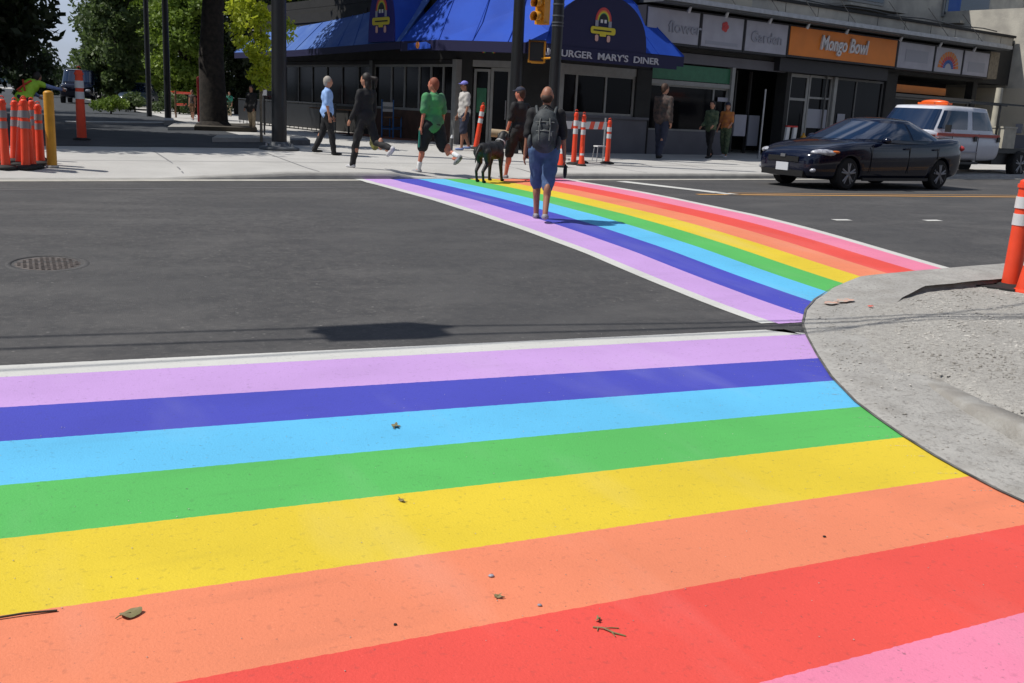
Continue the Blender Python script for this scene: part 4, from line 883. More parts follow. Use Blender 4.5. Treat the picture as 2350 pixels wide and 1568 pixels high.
# ================================================================== trees
def leaves(n, centers, radii, size, rng, flat=.3):
    ci = rng.integers(0, len(centers), n); c = np.array(centers)[ci]; r = np.array(radii)[ci]
    d = rng.normal(size=(n, 3)); d /= np.linalg.norm(d, axis=1)[:, None]; q = rng.random(n)**.45
    p = c + d*(r*q)[:, None]*np.array([1, 1, .75])
    a = rng.normal(size=(n, 3)); a /= np.linalg.norm(a, axis=1)[:, None]; b = rng.normal(size=(n, 3)); b -= (b*a).sum(1)[:, None]*a; b /= np.linalg.norm(b, axis=1)[:, None]
    s = size*rng.uniform(.6, 1.4, n)[:, None]
    V = np.stack([p-a*s, p-b*s*.5+a*s*.1, p+a*s, p+b*s*.5+a*s*.1], 1).reshape(-1, 3)
    return V
def foliage(name, m, V, parent):
    n = len(V)//4; me = bpy.data.meshes.new(name); V = V - np.array(parent.location)
    me.vertices.add(len(V)); me.vertices.foreach_set('co', V.astype(np.float32).ravel()); me.loops.add(n*4); me.loops.foreach_set('vertex_index', np.arange(n*4, dtype=np.int32))
    me.polygons.add(n); me.polygons.foreach_set('loop_start', np.arange(0, n*4, 4, dtype=np.int32)); me.polygons.foreach_set('loop_total', np.full(n, 4, dtype=np.int32)); me.update(); me.validate()
    o = bpy.data.objects.new(name, me); me.materials.append(M[m]); C.objects.link(o); o.parent = parent; return o
def tree(base, H, z0, R, lab, leaf_m, nleaf, size, tr=.2, seed=1, nclump=60, shape=1.0, bark='bark', group=None, lean=(0, 0), Rx=None, name='tree', flare=1.0, clr=.34):
    rng = np.random.default_rng(seed); b = Vector(base); t = thing(name, lab, 'tree', b, group)
    top = b+Vector((lean[0], lean[1], H*.86)); f = MB(); k = 5; pts = []
    for i in range(k+1):
        u = i/k; pts.append(b.lerp(top, u)+Vector((.05*math.sin(u*7+seed), .05*math.cos(u*5+seed), 0))*(H/6)*(u > 0))
    rr = [tr*(flare if i == 0 else 1)*(1-.75*i/k) for i in range(k+1)]
    if flare > 1: pts.insert(1, b.lerp(pts[1], .13)); rr.insert(1, tr)
    for i in range(len(pts)-1): f.cone(pts[i], pts[i+1], rr[i], rr[i+1], 14)
    cs, rs = [], []; Rx = Rx or R
    for i in range(nclump):
        v = (i+.5)/nclump; z = z0+(H-z0)*v
        prof = math.sin(math.pi*min(1, max(.06, v**shape)))**.6
        an = rng.random()*6.283; ra = math.sqrt(rng.random())*.82
        cs.append((b.x+lean[0]*v+Rx*prof*ra*math.cos(an), b.y+lean[1]*v+R*prof*ra*math.sin(an), b.z+z)); rs.append(R*clr*rng.uniform(.6, 1.25)*(.5+.5*prof))
    for i in range(0, nclump, max(1, nclump//16)):
        c = Vector(cs[i]); s = pts[-2] if c.z > pts[-2].z else b.lerp(top, max(.25, min(.8, (c.z-b.z)/H*.75)))
        f.cone(s, c, tr*.3, tr*.06, 6)
    f.build('trunk', bark, t)
    foliage('crown', leaf_m, leaves(nleaf, cs, rs, size, rng), t); return t
gT = 'trees along the side street'
# big dark trees at left (trunk outside the frame), shading the side street
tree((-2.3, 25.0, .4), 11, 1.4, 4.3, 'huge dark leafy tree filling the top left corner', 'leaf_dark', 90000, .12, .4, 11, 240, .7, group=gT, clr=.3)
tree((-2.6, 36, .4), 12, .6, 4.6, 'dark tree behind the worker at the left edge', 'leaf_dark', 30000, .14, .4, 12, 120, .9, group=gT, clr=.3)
p = G(212, 240); tree((-6.2, 31, .4), 12, 3.2, 3.8, 'unseen dark tree added left of view to shade the side street', 'leaf_dark', 8000, .14, .3, 23, 55, group=gT)  # tree added out of view to cast shade on the side street
tree((-6.5, 45, .4), 12, 2.6, 4.2, 'second unseen dark tree added left of view, shading farther along', 'leaf_dark', 16000, .15, .3, 24, 80, group=gT)  # also added out of view, for shade farther down the street
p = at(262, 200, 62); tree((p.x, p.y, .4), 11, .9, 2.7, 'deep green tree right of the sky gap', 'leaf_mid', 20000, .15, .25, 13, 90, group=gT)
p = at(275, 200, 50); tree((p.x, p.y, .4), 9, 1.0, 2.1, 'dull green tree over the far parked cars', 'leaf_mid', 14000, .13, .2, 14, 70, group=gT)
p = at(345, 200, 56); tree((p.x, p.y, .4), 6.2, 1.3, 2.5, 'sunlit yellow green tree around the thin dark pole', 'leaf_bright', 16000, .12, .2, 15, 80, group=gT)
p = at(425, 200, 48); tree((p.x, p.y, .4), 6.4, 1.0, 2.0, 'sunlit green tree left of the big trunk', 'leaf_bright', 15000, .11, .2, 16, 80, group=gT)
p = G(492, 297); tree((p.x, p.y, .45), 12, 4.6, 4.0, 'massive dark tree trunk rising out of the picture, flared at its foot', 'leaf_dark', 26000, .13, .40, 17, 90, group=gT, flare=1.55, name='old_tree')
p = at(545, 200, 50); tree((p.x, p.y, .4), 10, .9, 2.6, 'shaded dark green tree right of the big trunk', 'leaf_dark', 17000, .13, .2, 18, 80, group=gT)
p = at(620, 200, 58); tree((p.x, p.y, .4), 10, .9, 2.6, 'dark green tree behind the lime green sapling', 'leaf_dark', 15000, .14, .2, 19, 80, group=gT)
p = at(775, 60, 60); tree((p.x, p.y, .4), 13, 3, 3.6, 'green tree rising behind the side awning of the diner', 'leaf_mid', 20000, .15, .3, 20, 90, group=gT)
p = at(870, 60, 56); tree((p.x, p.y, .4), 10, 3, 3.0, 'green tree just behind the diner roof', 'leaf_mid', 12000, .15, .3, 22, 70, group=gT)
p = G(600, 327); tree((p.x, p.y, p.z), 4.6, 1.3, .95, 'slim lime green sapling just left of the thick lamp pole', 'leaf_lime', 4200, .062, .035, 21, 42, 1.25, bark='bark_pale', name='sapling', clr=.34)
def bush(px, py, r, m, lab, n=2500):
    b_ = G(px, py); t = thing('shrub', lab, 'shrub', b_); rng = np.random.default_rng(int(px)); cs = [(b_.x+rng.normal()*r*.4, b_.y+rng.normal()*r*.4, b_.z+r*rng.uniform(.3, 1.0)) for _ in range(14)]
    MB().cone(b_, b_+Vector((0, 0, r*.6)), .04, .02, 6).build('stem', 'bark', t); foliage('foliage', m, leaves(n, cs, [r*.45]*14, .06, rng), t)
bush(412, 262, .8, 'leaf_mid', 'rounded green shrub between the thin pole and the big trunk'); bush(310, 258, .7, 'leaf_mid', 'low green shrub at the far parked car')
bush(255, 262, .6, 'leaf_bright', 'small bright shrub under the dull green tree', 1500); bush(545, 262, .9, 'leaf_mid', 'green shrub behind the far walker in green')
bush(480, 275, .8, 'leaf_dark', 'dark shrub behind the foot of the big trunk')
# low concrete planter kerbs
def slab(name, pts, h, m, lab, cat='kerb'):
    P = [G(*q) for q in pts]; o = MB().prism([Vector((p.x, p.y, p.z-.02)) for p in P], (0, 0, h+.02)).build(name, m); tag(o, lab, cat); return o
slab('planter_kerb', [(487, 327), (630, 327), (628, 319), (500, 319)], .10, 'kerb', 'long low concrete planter kerb left of the lamp pole')
slab('planter_bed', [(668, 334), (712, 334), (700, 325), (665, 325)], .12, 'pole_base', 'dark low planter bed right of the lamp pole')
slab('kerb_block', [(376, 288), (400, 288), (398, 282), (378, 282)], .15, 'concrete', 'short pale concrete block at the end of the white kerb line')
o = slab('side_kerb', [(150, 284), (378, 286), (378, 283.5), (150, 281.5)], .05, 'concrete', 'thin pale kerb line across the shaded side street')
slab('planter_bed', [(446, 300), (590, 304), (580, 293), (452, 291)], .12, 'earth', 'dark earth bed around the foot of the big trunk')
slab('side_kerb', [(385, 300), (452, 300), (450, 289), (402, 289)], .10, 'kerb', 'grey concrete island left of the big trunk')

for i, (px, dpt, H, lm) in enumerate(((100, 95, 3.4, 'leaf_dark'), (160, 105, 2.4, 'leaf_mid'), (190, 88, 2.4, 'leaf_dark'), (240, 80, 5.0, 'leaf_mid'), (262, 70, 4.5, 'leaf_dark'), (330, 68, 4.6, 'leaf_dark'), (60, 80, 6, 'leaf_dark'), (400, 62, 5.5, 'leaf_dark'), (455, 60, 7, 'leaf_dark'))):
    p = at(px, 190, dpt); tree((p.x, p.y, .2), H, .3, 2.6, 'far round tree at the end of the side street, number %d' % i if False else ['far dark tree left of the far house', 'far low green tree right beside the far house', 'far low dark tree below the hill', 'far green tree behind the shaded van', 'far dark tree right of the shaded van', 'far dark tree behind the sunlit yellow green tree', 'far dark tree behind the worker in the vest', 'far dark tree behind the sunlit green tree', 'tall far dark tree left of the big trunk'][i], lm, 5000, .2, .15, 40+i, 40, group='far trees at the end of the side street', name='far_tree')
# ================================================================== vehicles
def spow(v, e): return math.copysign(abs(v)**e, v)
def vehicle(name, label, cat, base, ang, S, W2, belt, gh, wheels, mats, subs=2):
    t = thing(name, label, cat, base, rz=ang, local=True)
    V = []; rings = []
    for (x, w_, zb, zt) in S:
        half = [(0, zb), (.8*w_, zb), (.955*w_, zb+.05), (w_*.995, zb+(zt-zb)*.35), (w_, zb+(zt-zb)*.6), (.985*w_, zb+(zt-zb)*.8), (.93*w_, zt-.035), (.84*w_, zt), (.42*w_, zt+.03), (0, zt+.035)]
        ring = [(x, y, z) for y, z in half]+[(x, -y, z) for y, z in half[-2:0:-1]]; rings.append(len(V)); V += ring
    n = len(ring); b = MB().add(V, [(rings[i]+j, rings[i]+(j+1) % n, rings[i+1]+(j+1) % n, rings[i+1]+j) for i in range(len(S)-1) for j in range(n)]+[tuple(range(n)), tuple(range(rings[-1], rings[-1]+n))], True)
    body = b.build('body', mats['paint'], t, mods=[('SUBSURF', dict(levels=subs, render_levels=subs))])
    for wx, r in wheels:
        for sy in (-1, 1):
            c = MB().cone((wx, sy*(W2-.3), r), (wx, sy*(W2+.3), r), r*1.13, r*1.13, 32, smooth=False).build('cutter', mats['paint'], t)
            md = body.modifiers.new('b', 'BOOLEAN'); md.object = c; md.operation = 'DIFFERENCE'; md.solver = 'EXACT'
            dg = bpy.context.evaluated_depsgraph_get(); me = bpy.data.meshes.new_from_object(body.evaluated_get(dg)); body.modifiers.clear(); body.data = me
            bpy.data.objects.remove(c)
    def out(th, tt, k=1.0):
        g = gh; a0, a1 = (g['xr'][0]-g['xf'][0])/2, (g['xr'][1]-g['xf'][1])/2; c0, c1 = (g['xr'][0]+g['xf'][0])/2, (g['xr'][1]+g['xf'][1])/2
        u = tt; a = a0+(a1-a0)*u; c = c0+(c1-c0)*u; bb = g['w'][0]+(g['w'][1]-g['w'][0])*u**g.get('tum', 1.3); e = 2/g.get('n', 5)
        return (c-a*spow(math.cos(th), e)*k, bb*spow(math.sin(th), e)*k, g['z'][0]+(g['z'][1]-g['z'][0])*u)
    n = 48; rows = [[out(2*math.pi*i/n, q) for i in range(n)] for q in lin(0, 1, 8)]; xc = (gh['xf'][1]+gh['xr'][1])/2
    for s_ in (.985, .95, .85, .65, .4, .15, .02):
        rows.append([(xc+(x-xc)*s_, y*s_, gh['z'][1]+gh.get('crown', .05)*(1-s_**2)**.7) for x, y, z in [out(2*math.pi*i/n, 1) for i in range(n)]])
    V = [p for r_ in rows for p in r_]
    MB().add(V, [(k*n+i, k*n+(i+1) % n, (k+1)*n+(i+1) % n, (k+1)*n+i) for k in range(len(rows)-1) for i in range(n)]+[tuple(range(len(V)-n, len(V)))], True).build('cabin', mats['paint'], t)
    for nm, d0, d1, q0, q1 in gh['glass']:
        if abs(d0) <= 1.0 and abs(d1) <= 1.0:            # side glass, given as fractions of the cabin length
            sg = -1 if nm[-1] != '+' else 1
            us = [math.radians(90)*sg + sg*math.copysign(math.asin(min(.999, abs(f_)**(gh.get('n', 5)/2))), f_) for f_ in lin(d0, d1, 14)]
        else: us = lin(math.radians(d0), math.radians(d1), 14)
        P = []; vs_ = lin(q0, q1, 5); nm = nm.rstrip('+')
        for a in us:
            for v in vs_: x, y, z = out(a, v, 1.008); P.append((x, y, z))
        m_ = len(vs_); g = MB().add(P, [(i*m_+j, (i+1)*m_+j, (i+1)*m_+j+1, i*m_+j+1) for i in range(len(us)-1) for j in range(m_-1)], True).build(nm, 'carglass', t)
    for wx, r in wheels:
        for sy in (-1, 1):
            yo = sy*(W2-.02); yi = sy*(W2-.24)
            wh = MB().cone((wx, yi, r), (wx, yo-sy*.03, r), r, r, 36).cone((wx, yo-sy*.03, r), (wx, yo, r), r, r*.9, 36).build('wheel', 'tyre', t)
            rm = MB().cone((wx, yo-sy*.05, r), (wx, yo+sy*.004, r), r*.2, r*.15, 16)
            for k in range(5):
                a = 2*math.pi*k/5+.3
                for da in (-.16, .16):
                    p0 = Vector((wx+.1*r*math.cos(a), yo, r+.1*r*math.sin(a))); p1 = Vector((wx+.66*r*math.cos(a+da), yo-sy*.006, r+.66*r*math.sin(a+da))); rm.cone(p0, p1, .024, .02, 6)
            NN = 32; ro = [(wx+r*.70*math.cos(2*math.pi*i/NN), yo+sy*.002, r+r*.70*math.sin(2*math.pi*i/NN)) for i in range(NN)]; ri = [(wx+r*.62*math.cos(2*math.pi*i/NN), yo-sy*.03, r+r*.62*math.sin(2*math.pi*i/NN)) for i in range(NN)]
            rm.add(ro+ri, [(i, (i+1) % NN, NN+(i+1) % NN, NN+i) for i in range(NN)], True).build('rim', 'rim', wh)
    return t
def vang(d): return math.atan2(d[1], d[0])
cd_ = Vector((.992, .125, 0)).normalized(); cw_ = Vector((15.26, 15.63, .22)); cn2 = Vector((-cd_.y, cd_.x, 0))
base = cw_ - cd_*.98 + cn2*.82
car = vehicle('car', 'black saloon car tinted with reflected sky blue, driving left past the shops', 'car', base, vang(cd_),
    [(0.0, .50, .34, .60), (.05, .68, .25, .69), (.22, .80, .2, .80), (.6, .88, .18, .89), (1.0, .905, .18, .955), (1.55, .915, .18, 1.0), (2.6, .92, .18, 1.02), (3.6, .92, .18, 1.06), (4.3, .90, .19, 1.10), (4.75, .85, .24, 1.12), (4.97, .76, .3, 1.05), (5.06, .58, .42, .88)],
    .905, .97, dict(xf=(1.0, 2.30), xr=(4.80, 3.42), w=(.875, .62), z=(.97, 1.425), crown=.07, n=3.0, tum=1.5, glass=[('windscreen', -38, 38, .10, .93), ('rear_window', 145, 215, .2, .92), ('side_window', -.86, .0, .14, .88), ('side_window', .06, .80, .16, .88), ('side_window+', -.86, .0, .14, .88), ('side_window+', .06, .80, .16, .88)]),
    [(.98, .325), (4.05, .325)], dict(paint='carpaint'))
MB().ell((.35, -.72, .73), (.27, .10, .075), Matrix.Rotation(-.5, 3, 'Z')).build('headlight', 'headlamp', car); MB().ell((.56, -.85, .755), (.11, .035, .028), Matrix.Rotation(-.2, 3, 'Z')).build('indicator', 'amber', car)
MB().ell((.30, .70, .72), (.26, .12, .065), Matrix.Rotation(.45, 3, 'Z')).build('headlight', 'headlamp', car)
MB().box((.03, 0, .58), (.08, .8, .1)).build('grille', 'car_trim', car); MB().box((-.01, 0, .64), (.03, .12, .06)).build('badge', 'metal', car)
MB().box((.0, 0, .42), (.04, .32, .16)).build('number_plate', 'plate', car); MB().box((.05, 0, .3), (.12, 1.1, .12)).build('air_intake', 'car_trim', car)
MB().ell((.13, -.66, .38), (.06, .09, .05)).build('fog_lamp', 'headlamp', car); MB().ell((.13, .66, .38), (.06, .09, .05)).build('fog_lamp', 'headlamp', car)
for sy in (-1, 1):
    MB().ell((1.95, sy*.98, 1.02), (.09, .11, .07)).box((1.98, sy*.9, .98), (.06, .1, .04)).build('wing_mirror', 'carpaint', car)
    for hx in (2.75, 3.75): MB().box((hx, sy*.925, .86), (.16, .02, .03)).build('door_handle', 'carpaint', car)
    for dx in (1.62, 2.86, 3.86): MB().box((dx, sy*.918, .62), (.008, .012, .56)).build('door_gap', 'car_trim', car)
    MB().box((2.5, sy*.905, .22), (2.2, .03, .06)).build('side_skirt', 'car_trim', car); MB().ell((4.9, sy*.66, .9), (.12, .18, .08)).build('tail_light', 'logo_red', car)
# pickup truck
tb = Vector((23.84, 19.81, .22)); tn = Vector((-Dd.y, Dd.x, 0)); base = tb - Dd*3.5 + tn*.98
trk = vehicle('pickup_truck', 'white crew cab pickup truck with red stripe and orange roof beacon behind the dark car', 'truck', base, vang(Dd),
    [(0.0, .80, .55, 1.10), (.08, .92, .5, 1.16), (.5, .97, .48, 1.20), (1.6, .98, .46, 1.25), (2.4, .98, .46, 1.26), (3.6, .98, .46, 1.26), (4.95, .98, .46, 1.26), (5.0, .97, .5, 1.22), (5.02, .9, .6, 1.15)],
    .98, 1.26, dict(xf=(1.50, 2.15), xr=(5.02, 4.62), w=(.955, .80), z=(1.2, 1.90), crown=.06, n=6, tum=1.2, glass=[('windscreen', -42, 42, .12, .9), ('rear_window', 150, 210, .2, .85), ('side_window', -.86, -.04, .17, .86), ('side_window', .13, .78, .17, .86), ('side_window+', -.86, -.04, .17, .86), ('side_window+', .13, .78, .17, .86)]),
    [(.95, .40), (6.35, .40)], dict(paint='truck_white'))
MB().box((3.3, -.985, 1.17), (3.2, .02, .075)).build('stripe', 'stripe_red', trk); MB().box((.9, -.98, 1.12), (1.4, .02, .07)).build('stripe', 'stripe_red', trk)
for hx in (3.62, 4.85): MB().box((hx, -.992, 1.08), (.14, .03, .14)).build('door_handle', 'car_trim', trk)
for hx in (2.45, 3.78): MB().box((hx, -.984, .85), (.012, .012, .75)).build('door_gap', 'car_trim', trk)
MB().box((3.3, -.99, .72), (1.0, .02, .03)).build('side_moulding', 'sign_white', trk)
MB().box((3.0, 0, 1.985), (.24, .9, .05)).ell((3.0, .0, 2.02), (.13, .42, .075)).build('roof_beacon', 'beacon', trk); MB().box((2.25, -.3, 1.98), (.06, .3, .035)).build('marker_lamp', 'beacon', trk)
MB().box((2.05, -1.06, 1.33), (.06, .15, .19)).build('wing_mirror', 'car_trim', trk)
MB().box((5.2, 0, 2.08), (3.4, .05, .05)).box((5.2, -.75, 2.08), (3.4, .05, .05)).box((6.85, -.75, 1.6), (.05, .05, .95)).box((5.12, -.75, 1.6), (.05, .05, .95)).build('ladder_rack', 'car_trim', trk)
MB().box((6.6, 0, .78), (3.1, 1.8, .14)).box((5.6, -.5, .55), (1.0, .5, .35)).build('bed_frame', 'car_trim', trk)
MB().box((5.55, -.62, 1.13), (.7, .62, .56)).box((5.55, -.62, 1.44), (.74, .66, .05)).build('tool_box', 'tan_metal', trk)
MB().box((6.7, .1, 1.05), (1.3, 1.3, .4)).build('load_bin', 'wall_grey', trk); MB().box((2.6, -.9, .42), (2.6, .2, .06)).build('running_board', 'car_trim', trk)
MB().cone((6.9, .3, 1.2), (6.9, .3, 2.6), .12, .10, 12).build('post', 'tan_metal', trk)
# shaded van and parked cars in the side street
bp = at(215, 240, 58); van = vehicle('van', 'dark van parked in the shade on the side street', 'van', (bp.x-.9, bp.y, .45), math.radians(80),
    [(0, .8, .5, 1.0), (.1, .92, .4, 1.1), (.8, .96, .35, 1.2), (3, .97, .35, 1.25), (4.6, .96, .38, 1.25), (4.7, .9, .5, 1.2)], .96, 1.2,
    dict(xf=(.7, 1.2), xr=(4.7, 4.6), w=(.93, .82), z=(1.15, 1.95), crown=.06, n=6, glass=[('windscreen', -40, 40, .15, .9), ('side_window', -.8, .8, .2, .8), ('side_window+', -.8, .8, .2, .8)]), [(.9, .33), (3.8, .33)], dict(paint='carpaint'), subs=1)
for (sy) in (-1, 1): MB().ell((.05, sy*.62, .8), (.08, .16, .09)).build('headlight', 'headlamp', van)
bp = at(352, 255, 50); pc = vehicle('parked_car', 'blue grey car parked in the shade left of the thin black pole', 'car', (bp.x-1.0, bp.y-1, .45), math.radians(78),
    [(0, .6, .3, .62), (.1, .75, .22, .7), (.8, .85, .2, .85), (1.6, .86, .2, .92), (3.4, .86, .2, .95), (4.1, .8, .25, .92), (4.2, .6, .4, .8)], .85, .9,
    dict(xf=(1.1, 1.8), xr=(4.0, 3.2), w=(.8, .6), z=(.88, 1.34), crown=.05, n=4.5, glass=[('windscreen', -38, 38, .1, .9), ('side_window', -.8, .8, .15, .85), ('rear_window', 145, 215, .2, .9)]), [(.8, .3), (3.3, .3)], dict(paint='car_blue'), subs=1)
# site fence boards with red rails beyond the concrete
for i, (x0, x1, y) in enumerate(((404, 440, 262), (385, 402, 252))):
    a, b_ = G(x0, y+8), G(x1, y+8); t = thing('site_barrier', ['orange railed site barrier left of the big trunk', 'small orange site barrier behind the thin black pole'][i], 'barrier', a)
    MB().tube([a+Vector((0, 0, .95)), b_+Vector((0, 0, .95))], .04, 6).tube([a+Vector((0, 0, .5)), b_+Vector((0, 0, .5))], .04, 6).build('rail', 'orange_pl', t)
    for q in (a, b_): MB().cone(q, q+Vector((0, 0, 1.05)), .035, .035, 6).build('post', 'wood', t)
rp_ = G(459, 280); t = thing('red_post', 'thick red post just left of the big trunk', 'post', rp_); MB().cone(rp_, rp_+Vector((0, 0, 1.5)), .08, .08, 12).build('shaft', 'red_pl', t); MB().ell(rp_+Vector((0, 0, 1.5)), (.085, .085, .05)).build('cap', 'red_pl', t)
mp_ = G(607, 312); t = thing('parking_meter', 'parking meter with pale face left of the lamp pole', 'parking meter', mp_); MB().cone(mp_, mp_+Vector((0, 0, 1.05)), .025, .025, 8).build('post', 'black_pole', t); MB().box(mp_+Vector((0, 0, 1.2)), (.14, .1, .28)).build('head', 'dframe', t); MB().box(mp_+Vector((0, -.055, 1.1)), (.11, .01, .14)).build('face', 'white', t)

# ================================================================== people
def Rz(a): return Matrix.Rotation(a, 3, 'Z')
def person(px, py, hpx, face, label, legs, arms, skin='skin', wear=None, vox=.018, torso_lean=.0, head_turn=0, hair='hair_brown', hairstyle='short', build_=1.0, dz=0):
    """legs: (L, R) each (thigh swing, knee bend, spread); arms: (L, R) each (swing, out, elbow); face: world direction"""
    base = G(px, py); Hh = hpx*mpp(base); k = Hh/1.75; d = Vector((face[0], face[1], 0)).normalized()
    t = thing('person', label, 'person', base, rz=math.atan2(-d.x, d.y), local=True)
    wb = build_
    def dirv(a, out=0, sx=1): return Vector((sx*math.sin(out), math.sin(a)*math.cos(out), -math.cos(a)*math.cos(out)))
    J = {}
    for sgn, (a, b, sp), nm in ((-1, legs[0], 'L'), (1, legs[1], 'R')):
        hip = Vector((sgn*.095*wb, 0, 0)); kn = hip+dirv(a, sp, sgn)*.44; an = kn+dirv(a-b, sp*.5, sgn)*.42
        J[nm] = [hip, kn, an, a-b]
    low = min(J['L'][2].z-.075-(.06 if J['L'][3] < -.5 else 0), J['R'][2].z-.075-(.06 if J['R'][3] < -.5 else 0)); up = Vector((0, 0, -low))
    for nm in 'LR': J[nm] = [p+up for p in J[nm][:3]]+[J[nm][3]]
    pel = up.copy(); tl = Matrix.Rotation(-torso_lean, 3, 'X')
    def T(x, y, z): return pel + tl @ Vector((x, y, z))
    neck = T(0, .0, .56); head = T(0, .02, .70); topz = head.z+.125
    sh = {-1: T(-.172*wb, 0, .475), 1: T(.172*wb, 0, .475)}
    A = {}
    for sgn, (a, o_, e_), nm in ((-1, arms[0], 'L'), (1, arms[1], 'R')):
        el = sh[sgn]+dirv(a, o_, sgn)*.29; wr = el+dirv(a+e_, o_*.6, sgn)*.25; A[nm] = [sh[sgn], el, wr, (wr-el).normalized()]
    f = k*1.75/(topz*1.0)*1.0
    def S(v): return Vector(v)*f
    HR = Rz(head_turn)
    def part(b, nm, m, v=vox):
        b.v = [S(p) for p in b.v]; return b.build(nm, m, t, mods=REM(v))
    # body: one surface
    b = MB()
    b.ell(T(0, 0, .04), (.155*wb, .12*wb, .13)).ell(T(0, .005, .2), (.135*wb, .105*wb, .16)).ell(T(0, .0, .38), (.16*wb, .115*wb, .17)).cap(T(-.14*wb, 0, .47), T(.14*wb, 0, .47), .062, .062)
    b.cap(T(0, -.01, .48), head+Vector((0, -.01, -.06)), .055, .05)
    b.ell(head, (.079, .099, .118), HR).ell(head+HR @ Vector((0, .03, -.06)), (.052, .06, .055), HR).ell(head+HR @ Vector((0, .1, -.015)), (.013, .018, .026), HR)
    for sx in (-1, 1): b.ell(head+HR @ Vector((sx*.077, -.005, -.01)), (.012, .02, .032), HR)
    for nm, sgn in (('L', -1), ('R', 1)):
        h_, k_2, a_, _ = J[nm]; b.cap(h_, k_2, .084*wb, .056, 12); b.cap(k_2, a_, .054, .037, 12); b.ell(k_2.lerp(a_, .28)+Vector((0, -.014, 0)), (.054, .056, .12))
        ft = a_+Vector((0, .055, -.045)); pit = -max(0, -_-.5)*.9 if False else 0
        b.ell(ft, (.042, .115, .035)); b.cap(a_, a_+Vector((0, 0, -.04)), .038, .04)
        s_, e_, w_, dv = A[nm]; b.cap(s_, e_, .052*wb, .038, 10); b.cap(e_, w_, .038, .026, 10)
        b.ell(w_+dv*.05, (.022, .038, .052)); 
    b.v = [S(p) for p in b.v]; body = b.build('body', skin, t, mods=REM(vox))
    # hands: five fingers each
    for nm, sgn in (('L', -1), ('R', 1)):
        s_, e_, w_, dv = A[nm]; g = MB(); q = w_+dv*.07; side_ = Vector((0, 1, 0)) if abs(dv.z) > .5 else Vector((0, 0, 1))
        for i in range(4):
            o2 = q+side_*(.027-.018*i); L = (.036, .042, .04, .032)[i]; m1 = o2+dv*L+Vector((-sgn*.008, 0, 0)); g.cap(o2, m1, .0095, .0088, 7); g.cap(m1, m1+dv*.026+Vector((-sgn*.016, 0, 0)), .0088, .0075, 7)
        th = w_+dv*.025+side_*.034; g.cap(th, th+dv*.04+side_*.018+Vector((-sgn*.012, 0, 0)), .011, .009, 7)
        g.v = [S(p) for p in g.v]; g.build('hand', skin, t)
    g = MB()
    for sx in (-1, 1): g.ell(head+HR @ Vector((sx*.03, .086, .012)), (.011, .008, .007), HR, 8, 6)
    g.v = [S(p) for p in g.v]; g.build('eyes', 'eye', t)
    W_ = wear or {}
    if 'top' in W_:                                # shirt or jacket: torso and sleeves
        m, sl_, hem, puff = W_['top']; b = MB(); q = .006+puff*.55
        b.ell(T(0, .0, .38), (.165*wb+q, .118*wb+q, .185)).ell(T(0, .01, .2), (.145*wb+q, .112*wb+q, .18)).cap(T(-.145*wb, 0, .465), T(.145*wb, 0, .465), .066+q*.5, .066+q*.5)
        b.cap(T(-.075*wb, 0, .07-hem*.7), T(.075*wb, 0, .07-hem*.7), .105*wb+q, .105*wb+q); b.ell(T(0, 0, .10-hem*.3), (.176*wb+q, .140*wb+q, .12+hem*.3)); b.cap(T(0, -.01, .49), T(0, 0, .545), .075, .062)
        for nm in 'LR':
            s_, e_, w_, dv = A[nm]; 
            if sl_ <= 1: b.cap(s_, s_.lerp(e_, sl_), .064*wb+q*.5, .058*wb+q*.5, 12)
            else: b.cap(s_, e_, .062*wb+q*.5, .05+q*.5, 12); b.cap(e_, e_.lerp(w_, sl_-1), .05+q*.5, .04+q*.4, 12)
        o = part(b, 'shirt' if sl_ <= 1 else 'jacket', m, vox); wrinkle(o, .007)
    if 'bottom' in W_:
        m, ln, puff = W_['bottom']; b = MB(); q = .008+puff*.6; b.ell(T(0, 0, .03), (.158*wb+q, .125*wb+q, .13))
        for nm in 'LR':
            h_, k_2, a_, _ = J[nm]
            if ln <= 1: b.cap(h_, h_.lerp(k_2, ln), .088*wb+q, .066+q*1.1, 12)
            else: b.cap(h_, k_2, .088*wb+q, .062+q, 12); b.cap(k_2, k_2.lerp(a_, ln-1), .060+q, .044+q, 12)
        o = part(b, 'trousers' if ln > 1.3 else 'shorts', m, vox); wrinkle(o, .008)
    if 'skirt' in W_:
        m, ln = W_['skirt']; b = MB(); b.ell(T(0, 0, .03), (.17*wb, .135*wb, .12)); z_ = T(0, 0, 0); b.lathe(z_, [(.16*wb, .0), (.19*wb, -ln*.5), (.215*wb, -ln), (.19*wb, -ln), (.0, -ln*.9)], 20); part(b, 'skirt', m)
    sh_m = W_.get('shoes', 'shoe_dark'); 
    for nm in 'LR':
        a_ = J[nm][2]; back = J[nm][3] < -.5; b = MB()
        if back: R_ = Matrix.Rotation(-.7, 3, 'X'); b.ell(a_+R_ @ Vector((0, .055, -.045)), (.052, .135, .045), R_).ell(a_+R_ @ Vector((0, -.02, -.03)), (.048, .055, .055), R_)
        else: b.ell(a_+Vector((0, .06, -.045)), (.052, .137, .034)).ell(a_+Vector((0, -.01, -.035)), (.048, .06, .045))
        part(b, 'shoe', sh_m, min(vox, .014))
        if 'socks' in W_: h_, k_2, a_ = J[nm][:3]; b = MB().cap(a_.lerp(k_2, .03), a_.lerp(k_2, .28), .044, .05, 12); part(b, 'sock', W_['socks'])
